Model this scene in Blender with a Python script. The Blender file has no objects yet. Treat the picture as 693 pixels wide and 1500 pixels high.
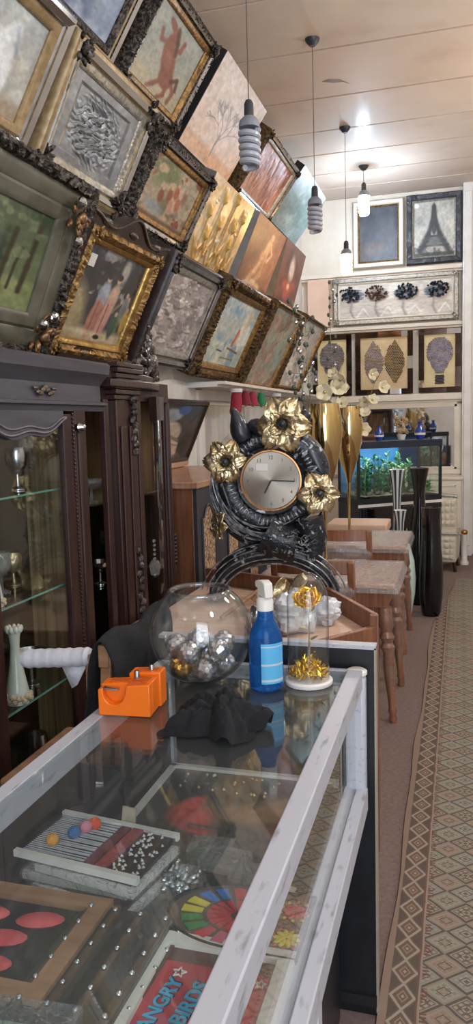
import bpy, math, random
import numpy as np
from mathutils import Matrix, Vector, noise as mnoise
R = math.radians
PI = math.pi
sin, cos = math.sin, math.cos
rnd = random.Random(7)
sc = bpy.context.scene
col = sc.collection

# ------------------------------------------------------------------ mesh helpers
def T(x=0, y=0, z=0): return Matrix.Translation((x, y, z))
def RX(a): return Matrix.Rotation(R(a), 4, 'X')
def RY(a): return Matrix.Rotation(R(a), 4, 'Y')
def RZ(a): return Matrix.Rotation(R(a), 4, 'Z')
def SC(x, y, z): return Matrix.Diagonal((x, y, z, 1))
I4 = Matrix.Identity(4)

class MB:
    def __init__(s): s.v = []; s.f = []; s.m = []
    def add(s, vs, fs, M=I4, m=0):
        b = len(s.v)
        s.v += [tuple(M @ Vector(p)) for p in vs]
        s.f += [tuple(b + i for i in f) for f in fs]
        s.m += [m] * len(fs)
        return s
    def box(s, x0, x1, y0, y1, z0, z1, M=I4, m=0):
        vs = [(x, y, z) for z in (z0, z1) for y in (y0, y1) for x in (x0, x1)]
        return s.add(vs, [(0, 2, 3, 1), (4, 5, 7, 6), (0, 1, 5, 4), (2, 6, 7, 3), (0, 4, 6, 2), (1, 3, 7, 5)], M, m)
    def lathe(s, prof, n=24, M=I4, m=0, a0=0., a1=2 * PI):
        full = abs(a1 - a0 - 2 * PI) < 1e-6
        k = n if full else n + 1
        vs = []; fs = []
        for (r, z) in prof:
            for i in range(k):
                a = a0 + (a1 - a0) * i / n
                vs.append((r * cos(a), r * sin(a), z))
        for j in range(len(prof) - 1):
            for i in range(n):
                i2 = (i + 1) % k
                fs.append((j * k + i, j * k + i2, (j + 1) * k + i2, (j + 1) * k + i))
        return s.add(vs, fs, M, m)
    def cyl(s, r, z0, z1, n=16, M=I4, m=0, r2=None):
        r2 = r if r2 is None else r2
        return s.lathe([(0.0001, z0), (r, z0), (r2, z1), (0.0001, z1)], n, M, m)
    def sph(s, c, r, n=12, k=8, M=I4, m=0):
        if not isinstance(r, (tuple, list)): r = (r, r, r)
        vs = []; fs = []
        for j in range(k + 1):
            p = -PI / 2 + PI * j / k
            for i in range(n):
                a = 2 * PI * i / n
                vs.append((c[0] + r[0] * cos(p) * cos(a), c[1] + r[1] * cos(p) * sin(a), c[2] + r[2] * sin(p)))
        for j in range(k):
            for i in range(n):
                i2 = (i + 1) % n
                fs.append((j * n + i, j * n + i2, (j + 1) * n + i2, (j + 1) * n + i))
        return s.add(vs, fs, M, m)
    def bead(s, c, r, M=I4, m=0, h=None):
        h = r if h is None else h
        x, y, z = c
        return s.add([(x + r, y, z), (x, y + r, z), (x - r, y, z), (x, y - r, z), (x, y, z + h), (x, y, z - h)],
                     [(0, 1, 4), (1, 2, 4), (2, 3, 4), (3, 0, 4), (1, 0, 5), (2, 1, 5), (3, 2, 5), (0, 3, 5)], M, m)
    def tube(s, pts, r, n=8, M=I4, m=0, closed=False):
        P = [Vector(p) for p in pts]; k = len(P)
        rr = r if isinstance(r, (list, tuple)) else [r] * k
        vs = []; fs = []
        up = None
        for i in range(k):
            if closed: t = P[(i + 1) % k] - P[i - 1]
            else: t = P[min(i + 1, k - 1)] - P[max(i - 1, 0)]
            t.normalize()
            if up is None: up = t.orthogonal()
            up = (up - t * up.dot(t))
            if up.length < 1e-6: up = t.orthogonal()
            up.normalize(); w = t.cross(up)
            for j in range(n):
                a = 2 * PI * j / n
                vs.append(tuple(P[i] + (up * cos(a) + w * sin(a)) * rr[i]))
        for i in range(k if closed else k - 1):
            i2 = (i + 1) % k
            for j in range(n):
                j2 = (j + 1) % n
                fs.append((i * n + j, i * n + j2, i2 * n + j2, i2 * n + j))
        if not closed:
            fs.append(tuple(range(n - 1, -1, -1))); fs.append(tuple((k - 1) * n + j for j in range(n)))
        return s.add(vs, fs, M, m)
    def prism(s, poly, z0, z1, M=I4, m=0):
        n = len(poly)
        a = sum(poly[i][0] * poly[(i + 1) % n][1] - poly[(i + 1) % n][0] * poly[i][1] for i in range(n))
        if a < 0: poly = poly[::-1]
        vs = [(x, y, z0) for x, y in poly] + [(x, y, z1) for x, y in poly]
        fs = [tuple(range(n - 1, -1, -1)), tuple(range(n, 2 * n))]
        fs += [(i, (i + 1) % n, n + (i + 1) % n, n + i) for i in range(n)]
        return s.add(vs, fs, M, m)
    def grid(s, fn, nu, nv, M=I4, m=0):
        vs = [fn(i / nu, j / nv) for j in range(nv + 1) for i in range(nu + 1)]
        fs = [(j * (nu + 1) + i, j * (nu + 1) + i + 1, (j + 1) * (nu + 1) + i + 1, (j + 1) * (nu + 1) + i)
              for j in range(nv) for i in range(nu)]
        return s.add(vs, fs, M, m)
    def bar(s, a, b, w, h, M=I4, m=0, up=(0, 0, 1)):          # square bar from a to b
        a = Vector(a); b = Vector(b); d = b - a; L = d.length; d.normalize()
        u = Vector(up); x = u.cross(d)
        if x.length < 1e-4: x = Vector((1, 0, 0))
        x.normalize(); u = d.cross(x)
        B = Matrix(((x.x, u.x, d.x, a.x), (x.y, u.y, d.y, a.y), (x.z, u.z, d.z, a.z), (0, 0, 0, 1)))
        return s.box(-w / 2, w / 2, -h / 2, h / 2, 0, L, M @ B, m)

def obj(name, mb, mats, parent=None, ang=38, bevel=0, solid=0, sub=0, M=None):
    me = bpy.data.meshes.new(name)
    me.from_pydata(mb.v, [], mb.f)
    if not isinstance(mats, (list, tuple)): mats = [mats]
    for m in mats: me.materials.append(m)
    me.polygons.foreach_set('material_index', mb.m)
    me.polygons.foreach_set('use_smooth', [ang > 0] * len(mb.f))
    me.update()
    if ang > 0: me.set_sharp_from_angle(angle=R(ang))
    o = bpy.data.objects.new(name, me); col.objects.link(o)
    if parent is not None: o.parent = parent
    if M is not None: o.matrix_basis = M
    if solid:
        md = o.modifiers.new('solid', 'SOLIDIFY'); md.thickness = solid; md.offset = 0
    if bevel:
        md = o.modifiers.new('bevel', 'BEVEL'); md.width = bevel; md.segments = 2; md.limit_method = 'ANGLE'
    if sub:
        md = o.modifiers.new('sub', 'SUBSURF'); md.levels = sub; md.render_levels = sub
    return o
def tag(o, label, cat, group=None):
    o['label'] = label; o['category'] = cat
    if group: o['group'] = group
    return o
def thing(name, label, cat, M=I4, group=None):
    o = bpy.data.objects.new(name, None); col.objects.link(o)
    o.empty_display_size = .05
    o.matrix_basis = M
    return tag(o, label, cat, group)
def struct(name, mb, mats, label=None, parent=None, **k):
    o = obj(name, mb, mats, parent, **k)
    if parent is None: o['kind'] = 'structure'
    if label: o['label'] = label
    return o
def dup(root, M, label, group=None):
    r = root.copy(); col.objects.link(r); r.matrix_basis = M; r['label'] = label
    if group: r['group'] = group
    for ch in list(root.children):
        c = ch.copy(); col.objects.link(c); c.parent = r
        for g in ch.children:
            d = g.copy(); col.objects.link(d); d.parent = c
    return r

# ------------------------------------------------------------------ materials
def lin(c):
    return tuple((x / 12.92 if x <= .04045 else ((x + .055) / 1.055) ** 2.4) for x in c)
def hexc(h): return lin(tuple(int(h[i:i + 2], 16) / 255 for i in (0, 2, 4)))
def nodes(name):
    m = bpy.data.materials.new(name); m.use_nodes = True
    nt = m.node_tree; nt.nodes.clear()
    out = nt.nodes.new('ShaderNodeOutputMaterial')
    return m, nt, out
def mat(name, c, rough=.5, metal=0., c2=None, scale=12, bump=0., bscale=None, stretch=None, detail=4, lo=.35, hi=.65, coat=0., wave=False, coords='Object', spec=.5):
    m, nt, out = nodes(name)
    b = nt.nodes.new('ShaderNodeBsdfPrincipled')
    nt.links.new(b.outputs[0], out.inputs[0])
    b.inputs['Roughness'].default_value = rough; b.inputs['Metallic'].default_value = metal
    b.inputs['Coat Weight'].default_value = coat; b.inputs['Specular IOR Level'].default_value = spec
    c = hexc(c) if isinstance(c, str) else c
    tc = nt.nodes.new('ShaderNodeTexCoord'); mp = nt.nodes.new('ShaderNodeMapping')
    nt.links.new(tc.outputs[coords], mp.inputs[0])
    if stretch: mp.inputs['Scale'].default_value = stretch
    if c2 is None: c2 = tuple(x * .82 for x in c)
    else: c2 = hexc(c2) if isinstance(c2, str) else c2
    if wave:
        n = nt.nodes.new('ShaderNodeTexWave'); n.inputs['Scale'].default_value = scale
        n.inputs['Distortion'].default_value = 6; n.inputs['Detail'].default_value = 3; fo = n.outputs['Fac']
    else:
        n = nt.nodes.new('ShaderNodeTexNoise'); n.inputs['Scale'].default_value = scale
        n.inputs['Detail'].default_value = detail; fo = n.outputs['Fac']
    nt.links.new(mp.outputs[0], n.inputs['Vector'])
    r = nt.nodes.new('ShaderNodeValToRGB')
    r.color_ramp.elements[0].position = lo; r.color_ramp.elements[1].position = hi
    r.color_ramp.elements[0].color = (*c2, 1); r.color_ramp.elements[1].color = (*c, 1)
    nt.links.new(fo, r.inputs[0]); nt.links.new(r.outputs[0], b.inputs['Base Color'])
    if bump:
        n2 = nt.nodes.new('ShaderNodeTexNoise'); n2.inputs['Scale'].default_value = bscale or scale * 3
        n2.inputs['Detail'].default_value = 3
        nt.links.new(mp.outputs[0], n2.inputs['Vector'])
        bp = nt.nodes.new('ShaderNodeBump'); bp.inputs['Strength'].default_value = bump; bp.inputs['Distance'].default_value = .01
        nt.links.new(n2.outputs['Fac'], bp.inputs['Height']); nt.links.new(bp.outputs[0], b.inputs['Normal'])
    return m
def thin_glass(name, tint=(1, 1, 1), ior=1.5, rough=.02, haze=0., bump=0., bscale=30, edge=None):
    m, nt, out = nodes(name)
    t = nt.nodes.new('ShaderNodeBsdfTransparent'); t.inputs[0].default_value = (*tint, 1)
    g = nt.nodes.new('ShaderNodeBsdfGlossy'); g.inputs['Roughness'].default_value = rough; g.inputs[0].default_value = (1, 1, 1, 1)
    f = nt.nodes.new('ShaderNodeLayerWeight'); f.inputs[0].default_value = .5
    f0 = ((ior - 1) / (ior + 1)) ** 2
    pw = nt.nodes.new('ShaderNodeMath'); pw.operation = 'POWER'; pw.inputs[1].default_value = 5.
    nt.links.new(f.outputs['Facing'], pw.inputs[0])
    ma = nt.nodes.new('ShaderNodeMath'); ma.operation = 'MULTIPLY_ADD'; ma.inputs[1].default_value = 1 - f0; ma.inputs[2].default_value = f0
    nt.links.new(pw.outputs[0], ma.inputs[0])
    mx = nt.nodes.new('ShaderNodeMixShader')
    nt.links.new(ma.outputs[0], mx.inputs[0]); nt.links.new(t.outputs[0], mx.inputs[1]); nt.links.new(g.outputs[0], mx.inputs[2])
    last = mx
    if edge:                                   # longer path through the wall at grazing angles
        er = nt.nodes.new('ShaderNodeValToRGB'); e_ = er.color_ramp.elements
        e_[0].position = .45; e_[0].color = (*tint, 1); e_[1].position = .97; e_[1].color = (edge, edge, edge * 1.04, 1)
        nt.links.new(f.outputs['Facing'], er.inputs[0]); nt.links.new(er.outputs[0], t.inputs[0])
    if haze:
        d = nt.nodes.new('ShaderNodeBsdfDiffuse'); d.inputs[0].default_value = (.85, .87, .9, 1)
        m2 = nt.nodes.new('ShaderNodeMixShader'); m2.inputs[0].default_value = haze
        nt.links.new(mx.outputs[0], m2.inputs[1]); nt.links.new(d.outputs[0], m2.inputs[2]); last = m2
    if bump:
        tc = nt.nodes.new('ShaderNodeTexCoord'); n2 = nt.nodes.new('ShaderNodeTexNoise'); n2.inputs['Scale'].default_value = bscale
        n2.inputs['Distortion'].default_value = 1.5
        nt.links.new(tc.outputs['Object'], n2.inputs['Vector'])
        bp = nt.nodes.new('ShaderNodeBump'); bp.inputs['Strength'].default_value = bump; bp.inputs['Distance'].default_value = .02
        nt.links.new(n2.outputs['Fac'], bp.inputs['Height'])
        nt.links.new(bp.outputs[0], g.inputs['Normal']); nt.links.new(bp.outputs[0], f.inputs['Normal'])
    nt.links.new(last.outputs[0], out.inputs[0])
    return m
def emit(name, c, s):
    m, nt, out = nodes(name)
    e = nt.nodes.new('ShaderNodeEmission'); e.inputs[0].default_value = (*c, 1); e.inputs[1].default_value = s
    nt.links.new(e.outputs[0], out.inputs[0]); return m
def vcol(name, rough=.55, metal=0., coat=0.):
    m, nt, out = nodes(name)
    b = nt.nodes.new('ShaderNodeBsdfPrincipled'); b.inputs['Roughness'].default_value = rough; b.inputs['Metallic'].default_value = metal
    b.inputs['Coat Weight'].default_value = coat
    a = nt.nodes.new('ShaderNodeVertexColor'); a.layer_name = 'Col'
    nt.links.new(a.outputs[0], b.inputs['Base Color']); nt.links.new(b.outputs[0], out.inputs[0]); return m

mWALL = mat('painted_wall', 'd8cfc6', .6, c2='cabfb4', scale=3)
mCREAM = mat('cream_paint', 'd9d0c2', .45, c2='cfc4b4', scale=4)
mWHITE = mat('white_paint', 'dfdcd8', .4, c2='d4d0ca', scale=6)
mRAIL = mat('worn_white_metal', 'b0b2bc', .4, c2='85878f', scale=60, lo=.28, hi=.42, stretch=(1, .25, 1))
mCARPET = mat('taupe_carpet', '83706a', .95, c2='74625b', scale=60, bump=.4, bscale=400)
mDARKW = mat('dark_mahogany', '3a2321', .42, c2='291816', scale=9, stretch=(6, 6, .6), spec=.35)
mDARKW2 = mat('mahogany_frame', '33201d', .34, c2='22140f', scale=14, bump=.15)
mCORN = mat('grey_lacquer', '4a4a52', .4, c2='3e3d45', scale=10, stretch=(1, .4, 4))
mBROWNW = mat('walnut_veneer', '8a5a40', .4, c2='6f4632', scale=7, stretch=(8, 8, .7), coat=.15)
mTABLEW = mat('chestnut_wood', '8f5f44', .35, c2='744a34', scale=8, stretch=(7, 7, .8), coat=.2)
mTOPW = mat('pale_walnut_top', 'b98d72', .35, c2='a0755c', scale=6, stretch=(6, .8, 6), coat=.2)
mLIGHTW = mat('pinkish_laminate', 'd9b7a0', .45, c2='cca88f', scale=5, stretch=(1, 6, 6))
mGOLD = mat('shiny_gold', 'c9a868', .3, .9, c2='9a7a42', scale=20, bump=.15, bscale=60)
mPALEG = mat('pale_gold', 'e0d2b0', .33, .95, c2='b8a47c', scale=22, bump=.5, bscale=55)
mMIRGOLD = mat('mirror_gold', 'd8c08c', .09, 1., c2='c4a86c', scale=5)
mGOLDFR = mat('gilt_moulding', 'a98754', .42, .7, c2='6e5230', scale=40, bump=.4, bscale=90)
mGOLDDK = mat('dark_gilt_carving', '6e5432', .38, .7, c2='2c2018', scale=50, bump=.7, bscale=110)
mBLKCARV = mat('black_silver_carving', '6a625c', .35, .6, c2='1d1918', scale=55, bump=.8, bscale=110, lo=.42, hi=.68)
mSILVER = mat('silver_metal', 'cfd2d6', .2, 1., c2='a8abb0', scale=14)
mSILFR = mat('silver_moulding', 'b9b6ae', .35, .6, c2='8d8980', scale=40, bump=.3, bscale=90)
mMIRROR = mat('mirror_glass', 'dfe3e8', .03, 1., c2='d5d9de', scale=2)
mTANFR = mat('tan_gilt_moulding', 'a8916c', .4, .3, c2='8b7452', scale=30, stretch=(1, 1, 1))
mGREYFR = mat('olive_grey_moulding', '6b685c', .4, .1, c2='585548', scale=10)
mBLACK = mat('matt_black', '1b1c20', .5, c2='141518', scale=10)
mGLOSSB = mat('gloss_black_ceramic', '0c0c10', .12, c2='08080b', scale=5, coat=.5)
mBLKPAN = mat('black_laminate', '1d2026', .35, c2='17191e', scale=20)
mFABRIC = mat('black_cloth', '14161c', .9, c2='0d0e13', scale=50, bump=.3, bscale=300)
mGLASS = thin_glass('clear_pane', (.965, .985, .975), 1.5, .01)
mTOPGL = thin_glass('counter_glass', (.88, .92, .92), 1.56, .015, haze=.02)
mSHELFGL = thin_glass('shelf_glass', (.80, .93, .88), 1.55, .02)
mGLEDGE = mat('glass_edge_green', '6fa498', .15, c2='5a8f84', scale=4)
mDOMEGL = thin_glass('blown_glass', (.97, .98, .98), 1.6, .02, haze=.012, edge=.5)
mRIMGL = thin_glass('thick_glass_rim', (.86, .90, .92), 2.0, .03)
mWRAP = thin_glass('crinkled_plastic', (.97, .97, .97), 1.6, .10, haze=.13, bump=1., bscale=22)
mWRAPL = thin_glass('leg_film', (.96, .96, .96), 1.5, .15, haze=.02, bump=1., bscale=40)
mPLASTIC = thin_glass('clear_plastic_bag', (.93, .94, .95), 1.6, .12, haze=.08, bump=1., bscale=40)
mORANGE = mat('orange_plastic', 'f07818', .35, c2='e46c10', scale=4)
mORANGED = mat('orange_recess', 'c85a10', .5, c2='b85008', scale=4)
mPAINT = vcol('painted_canvas', .5)
mRELIEF = vcol('cast_relief', .38, .35)
mGLOSSART = vcol('varnished_print', .25, 0., .4)
mLINEN = mat('cream_tufted_fabric', 'cfc6b6', .8, c2='c0b6a4', scale=30, bump=.2, bscale=200)
mCORD = mat('grey_cord', '55504c', .6)
mCFLOFF = mat('unlit_tube_glass', 'aeb1bb', .3, c2='a0a4b0', scale=6)
mBALLAST = mat('grey_ballast', '868a98', .4)
mSOCKET = mat('dark_socket', '33353c', .45)
mTINSEL = mat('gold_tinsel', 'f0cc4c', .22, .9, c2='c89a20', scale=60)
mYGOLD = mat('gold_foil', 'f6d452', .25, .9, c2='dcaa28', scale=25, bump=.2, bscale=70)
mPORC = mat('white_porcelain', 'd8dcd4', .2, c2='c8ccc2', scale=8, coat=.4)
mCRYSTAL = thin_glass('cut_crystal', (.93, .95, .96), 1.9, .03, haze=.06, bump=.8, bscale=60)
mSKINWOOD = mat('raw_tan_wood', 'a88062', .5, c2='90694e', scale=9, stretch=(1, 5, 5))
mFOAM = mat('white_foam', 'd4d6de', .7, c2='c8cad3', scale=20, bump=.2, bscale=80)
mCANE = None

# ------------------------------------------------------------------ camera
cam = bpy.data.cameras.new('camera'); co = bpy.data.objects.new('camera', cam); col.objects.link(co)
cam.sensor_fit = 'VERTICAL'; cam.sensor_height = 36.; cam.lens = 36. * 1127 / 1500
co.matrix_world = T(0, 0, 1.6) @ RZ(16.4) @ RX(90 - 6.6) @ RZ(-1.6)
cam.clip_start = .02
sc.camera = co
sc.cycles.transparent_max_bounces = 40
sc.cycles.max_bounces = 10
sc.view_settings.view_transform = 'Standard'; sc.view_settings.look = 'None'; sc.view_settings.gamma = 1.; sc.view_settings.exposure = .35
sc.view_settings.use_curve_mapping = False

# ------------------------------------------------------------------ room
LX, RXW, BY, FY, CZ = -1.84, 2.5, 9.3, -2.2, 4.15
def ceiling_material():
    m, nt, out = nodes('stained_ceiling_board')
    b = nt.nodes.new('ShaderNodeBsdfPrincipled'); nt.links.new(b.outputs[0], out.inputs[0])
    b.inputs['Roughness'].default_value = .62; b.inputs['Specular IOR Level'].default_value = .3; b.inputs['Coat Weight'].default_value = .06; b.inputs['Coat Roughness'].default_value = .16
    tc = nt.nodes.new('ShaderNodeTexCoord')
    n1 = nt.nodes.new('ShaderNodeTexNoise'); n1.inputs['Scale'].default_value = .9; n1.inputs['Detail'].default_value = 5
    n2 = nt.nodes.new('ShaderNodeTexNoise'); n2.inputs['Scale'].default_value = 2.6; n2.inputs['Detail'].default_value = 6
    mp = nt.nodes.new('ShaderNodeMapping'); mp.inputs['Scale'].default_value = (1, 1.3, 1)
    nt.links.new(tc.outputs['Object'], mp.inputs[0]); nt.links.new(mp.outputs[0], n2.inputs['Vector'])
    nt.links.new(tc.outputs['Object'], n1.inputs['Vector'])
    r = nt.nodes.new('ShaderNodeValToRGB'); r.color_ramp.elements[0].position = .35; r.color_ramp.elements[1].position = .62
    r.color_ramp.elements[0].color = (*hexc('c8b2a0'), 1); r.color_ramp.elements[1].color = (*hexc('d2c3b6'), 1)
    r2 = nt.nodes.new('ShaderNodeValToRGB'); r2.color_ramp.elements[0].position = .27; r2.color_ramp.elements[1].position = .45
    r2.color_ramp.elements[0].color = (*hexc('b99a82'), 1); r2.color_ramp.elements[1].color = (1, 1, 1, 1)
    mx = nt.nodes.new('ShaderNodeMix'); mx.data_type = 'RGBA'; mx.blend_type = 'MULTIPLY'; mx.inputs[0].default_value = .22
    nt.links.new(n1.outputs[0], r.inputs[0]); nt.links.new(n2.outputs[0], r2.inputs[0])
    nt.links.new(r.outputs[0], mx.inputs[6]); nt.links.new(r2.outputs[0], mx.inputs[7])
    nt.links.new(mx.outputs[2], b.inputs['Base Color'])
    return m
mCEIL = ceiling_material()
mJOINT = mat('board_joint', 'b09c8c', .7)
mb = MB()
joints = [FY, -1.0, .25, 1.35, 2.35, 3.25, 4.1, 4.88, 5.62, 6.42, 7.12, 7.72, 8.32, 8.85, BY]
for a, b_ in zip(joints, joints[1:]): mb.box(LX, RXW, a + .012, b_ - .012, CZ, CZ + .02, m=0)
mb.box(LX - .1, RXW + .1, FY - .1, BY + .1, CZ + .012, CZ + .08, m=1)
struct('ceiling', mb, [mCEIL, mJOINT], 'stained beige ceiling of wide boards with dark joints')
struct('floor', MB().box(LX - .1, RXW + .1, FY - .1, BY + .1, -.06, 0), mCARPET, 'taupe carpeted shop floor')
struct('wall_left', MB().box(LX - .1, LX, FY - .1, BY + .1, 0, CZ), mWALL)
struct('wall_right', MB().box(RXW, RXW + .1, FY - .1, BY + .1, 0, CZ), mWALL)
struct('wall_back', MB().box(LX - .1, RXW + .1, BY, BY + .1, 0, CZ), mCREAM)
mb = MB(); mb.box(LX, 0.0, FY - .1, FY, 0, CZ); mb.box(2.3, RXW, FY - .1, FY, 0, CZ); mb.box(0, 2.3, FY - .1, FY, 3.7, CZ)
struct('wall_front', mb, mWALL)
mb = MB()
mb.box(.0, .12, BY - .14, BY, 0, CZ)
mb.box(.02, .10, BY - .16, BY - .14, .12, CZ - .1)
struct('trim_1', mb, mWHITE, 'white pilaster at the right of the back wall', bevel=.006)
def ledge(n, z0, z1, x0, x1, d):
    mb = MB(); mb.box(x0, x1, BY - d, BY, z0, z1); mb.box(x0, x1, BY - d * .7, BY, z0 - .025, z0)
    struct('trim_%d' % n, mb, mCREAM, bevel=.004)
ledge(2, 1.80, 1.875, LX, .0, .10)
ledge(3, 2.635, 2.675, LX, .0, .09)
ledge(4, 3.255, 3.305, LX, .0, .09)
ledge(5, .945, 1.0, LX, .0, .06)
struct('trim_6', MB().box(-1.76, -1.50, 9.22, BY, 2.70, 3.25), mat('peach_panel', 'd9bda8', .5, c2='cfae98', scale=3), 'pale peach upright panel in the back corner')
# mirror set in the back wall
t = thing('wall_mirror', 'wide mirror in a pale wooden frame set low in the back wall', 'mirror', T(-.61, BY - .03, 1.0))
mb = MB()
for a in ((-.60, .56, 0, .03), (-.60, .56, .715, .80), (-.60, -.53, .0, .75), (.525, .61, 0.0, .75)): mb.box(a[0], a[1], -.03, .03, a[2], a[3])
obj('mirror_frame', mb, mCREAM, t, bevel=.005)
obj('mirror_pane', MB().box(-.53, .525, -.005, .01, .03, .715), mMIRROR, t)
# sideboard under it
t = thing('sideboard', 'cream panelled sideboard standing below the mirror at the back wall', 'sideboard', T(0, BY - .38, 0))
obj('body', MB().box(-.75, -.0, 0, .36, .28, .90), mCREAM, t, bevel=.006)
obj('top', MB().box(-.77, .02, -.02, .37, .90, .93), mCREAM, t, bevel=.006)
for x0, x1 in ((-.73, -.39), (-.36, -.02)):
    d = obj('door', MB().box(x0, x1, -.014, 0, .30, .88), mCREAM, t, bevel=.004)
    mb = MB(); 
    for a in ((x0 + .04, x1 - .04, .34, .35), (x0 + .04, x1 - .04, .83, .84)): mb.box(a[0], a[1], -.022, -.014, a[2], a[3])
    for x in (x0 + .04, x1 - .05): mb.box(x, x + .01, -.022, -.014, .34, .84)
    obj('door_moulding', mb, mCREAM, d)
for x in (-.70, -.04):
    for y in (.04, .32):
        obj('leg', MB().lathe([(.001, 0), (.018, 0), (.022, .06), (.03, .2), (.034, .24), (.026, .28), (.001, .28)], 14, T(x, y, 0)), mWHITE, t)
# ------------------------------------------------------------------ rug
def rug_material():
    m, nt, out = nodes('patterned_runner')
    L = nt.links; N = nt.nodes
    def src(v, s):
        if isinstance(v, (int, float)): s.default_value = v
        else: L.new(v, s)
    def mth(op, a, b=0., c=None):
        n = N.new('ShaderNodeMath'); n.operation = op; src(a, n.inputs[0]); src(b, n.inputs[1])
        if c is not None: src(c, n.inputs[2])
        return n.outputs[0]
    def mix(f, a, b):
        n = N.new('ShaderNodeMix'); n.data_type = 'RGBA'; src(f, n.inputs[0])
        for v, i in ((a, 6), (b, 7)):
            if isinstance(v, str): n.inputs[i].default_value = (*hexc(v), 1)
            else: L.new(v, n.inputs[i])
        return n.outputs[2]
    tc = N.new('ShaderNodeTexCoord'); sx = N.new('ShaderNodeSeparateXYZ'); L.new(tc.outputs['Object'], sx.inputs[0])
    nz = N.new('ShaderNodeTexNoise'); nz.inputs['Scale'].default_value = 14; L.new(tc.outputs['Object'], nz.inputs['Vector'])
    wob = mth('MULTIPLY', mth('SUBTRACT', nz.outputs[0], .5), .008)
    x = mth('ADD', sx.outputs[0], wob); y = mth('ADD', sx.outputs[1], wob)
    lt = lambda a, b: mth('LESS_THAN', a, b)
    gt = lambda a, b: mth('GREATER_THAN', a, b)
    ab = lambda a: mth('ABSOLUTE', a)
    band = lambda v, a, b: mth('MULTIPLY', gt(v, a), lt(v, b))
    # field of diamonds
    u = mth('DIVIDE', mth('SUBTRACT', x, .107), .122); v = mth('DIVIDE', y, .105)
    u = mth('ADD', u, .5)
    p = mth('ADD', u, v); q = mth('SUBTRACT', u, v)
    fp = mth('SUBTRACT', mth('FRACT', p), .5); fq = mth('SUBTRACT', mth('FRACT', q), .5)
    ip = mth('FLOOR', p); iq = mth('FLOOR', q)
    row = mth('SUBTRACT', ip, iq); cl = mth('ADD', ip, iq)
    mm = mth('MAXIMUM', ab(fp), ab(fq)); mn = mth('MINIMUM', ab(fp), ab(fq))
    main = lt(mth('FLOORED_MODULO', cl, 2), .5)
    alt = lt(mth('FLOORED_MODULO', mth('ADD', mth('MULTIPLY', row, .5), mth('MULTIPLY', cl, .25)), 2), .95)
    body = mix(alt, '6f625a', '80857f')
    gap = mix(lt(mth('FLOORED_MODULO', row, 4), 1.5), '8f9485', '9c8172')
    line = mix(main, '8a8274', '57504b')
    c = mix(lt(mm, .41), line, mix(main, gap, body))
    c = mix(band(mm, .345, .39), c, '978d80')
    star = mth('MULTIPLY', lt(mn, .075), lt(mm, .30)); c = mix(star, c, mix(main, '867b6e', '9d9486'))
    dot = mth('MULTIPLY', gt(mn, .17), lt(mm, .30)); c = mix(dot, c, mix(main, '8a7c70', '9a9184'))
    c = mix(band(mm, .15, .19), c, '5d534d')
    c = mix(lt(mm, .08), c, mix(main, '968878', '6c5a52'))
    # border chain
    bx = mth('DIVIDE', mth('SUBTRACT', x, .058), .034)
    by = mth('MULTIPLY', mth('PINGPONG', mth('DIVIDE', y, .05), 1.), 1.)
    dd = mth('ADD', ab(bx), by)
    bc = mix(band(dd, .84, 1.12), '6a564c', '9d9486')
    bc = mix(band(dd, .34, .50), bc, '8f7a6c')
    bc = mix(lt(dd, .16), bc, '9d9486')
    bc = mix(gt(dd, 1.3), bc, '554c47')
    inb = lt(x, .096)
    c = mix(inb, c, bc)
    c = mix(band(x, .094, .1), c, '6f4f46')
    c = mix(band(x, .1, .106), c, '95877a')
    tick = mth('MULTIPLY', band(x, .106, .124), lt(mth('FRACT', mth('DIVIDE', y, .014)), .5))
    tick = mth('MULTIPLY', tick, lt(mth('FRACT', mth('DIVIDE', y, .095)), .55))
    c = mix(tick, c, '704a42')
    c = mix(lt(x, .020), c, '8a7668')
    n3 = N.new('ShaderNodeTexNoise'); n3.inputs['Scale'].default_value = 3.; L.new(tc.outputs['Object'], n3.inputs['Vector'])
    c = mix(mth('MULTIPLY', n3.outputs[0], .3), c, '84766a')
    b = N.new('ShaderNodeBsdfPrincipled'); b.inputs['Roughness'].default_value = .95; b.inputs['Specular IOR Level'].default_value = .15
    L.new(c, b.inputs['Base Color']); L.new(b.outputs[0], out.inputs[0])
    n4 = N.new('ShaderNodeTexNoise'); n4.inputs['Scale'].default_value = 420; L.new(tc.outputs['Object'], n4.inputs['Vector'])
    bp = N.new('ShaderNodeBump'); bp.inputs['Strength'].default_value = .3; bp.inputs['Distance'].default_value = .004
    L.new(n4.outputs[0], bp.inputs['Height']); L.new(bp.outputs[0], b.inputs['Normal'])
    return m
def rug_edge(y):
    e = .006 * sin(y * 3.1) + .004 * sin(y * 7.7 + 1)
    return e + (.095 * max(0, y - 5.9) if y > 5.9 else 0)
W = 1.35
mb = MB()
def rtop(u, v):
    y = -1.6 + 9.4 * v; x = W * u
    return (x + rug_edge(y) * (1 - u), y, .012 + .003 * sin(y * 2.3 + u * 5) * (u > 0))
mb.grid(rtop, 12, 160)
mb.grid(lambda u, v: (rug_edge(-1.6 + 9.4 * v) - .004 * (1 - u), -1.6 + 9.4 * v, .012 * u), 1, 160)
tag(obj('runner_rug', mb, rug_material(), M=T(-.207, 0, 0)), 'long patterned runner rug with diamond rows down the aisle', 'rug')

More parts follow.
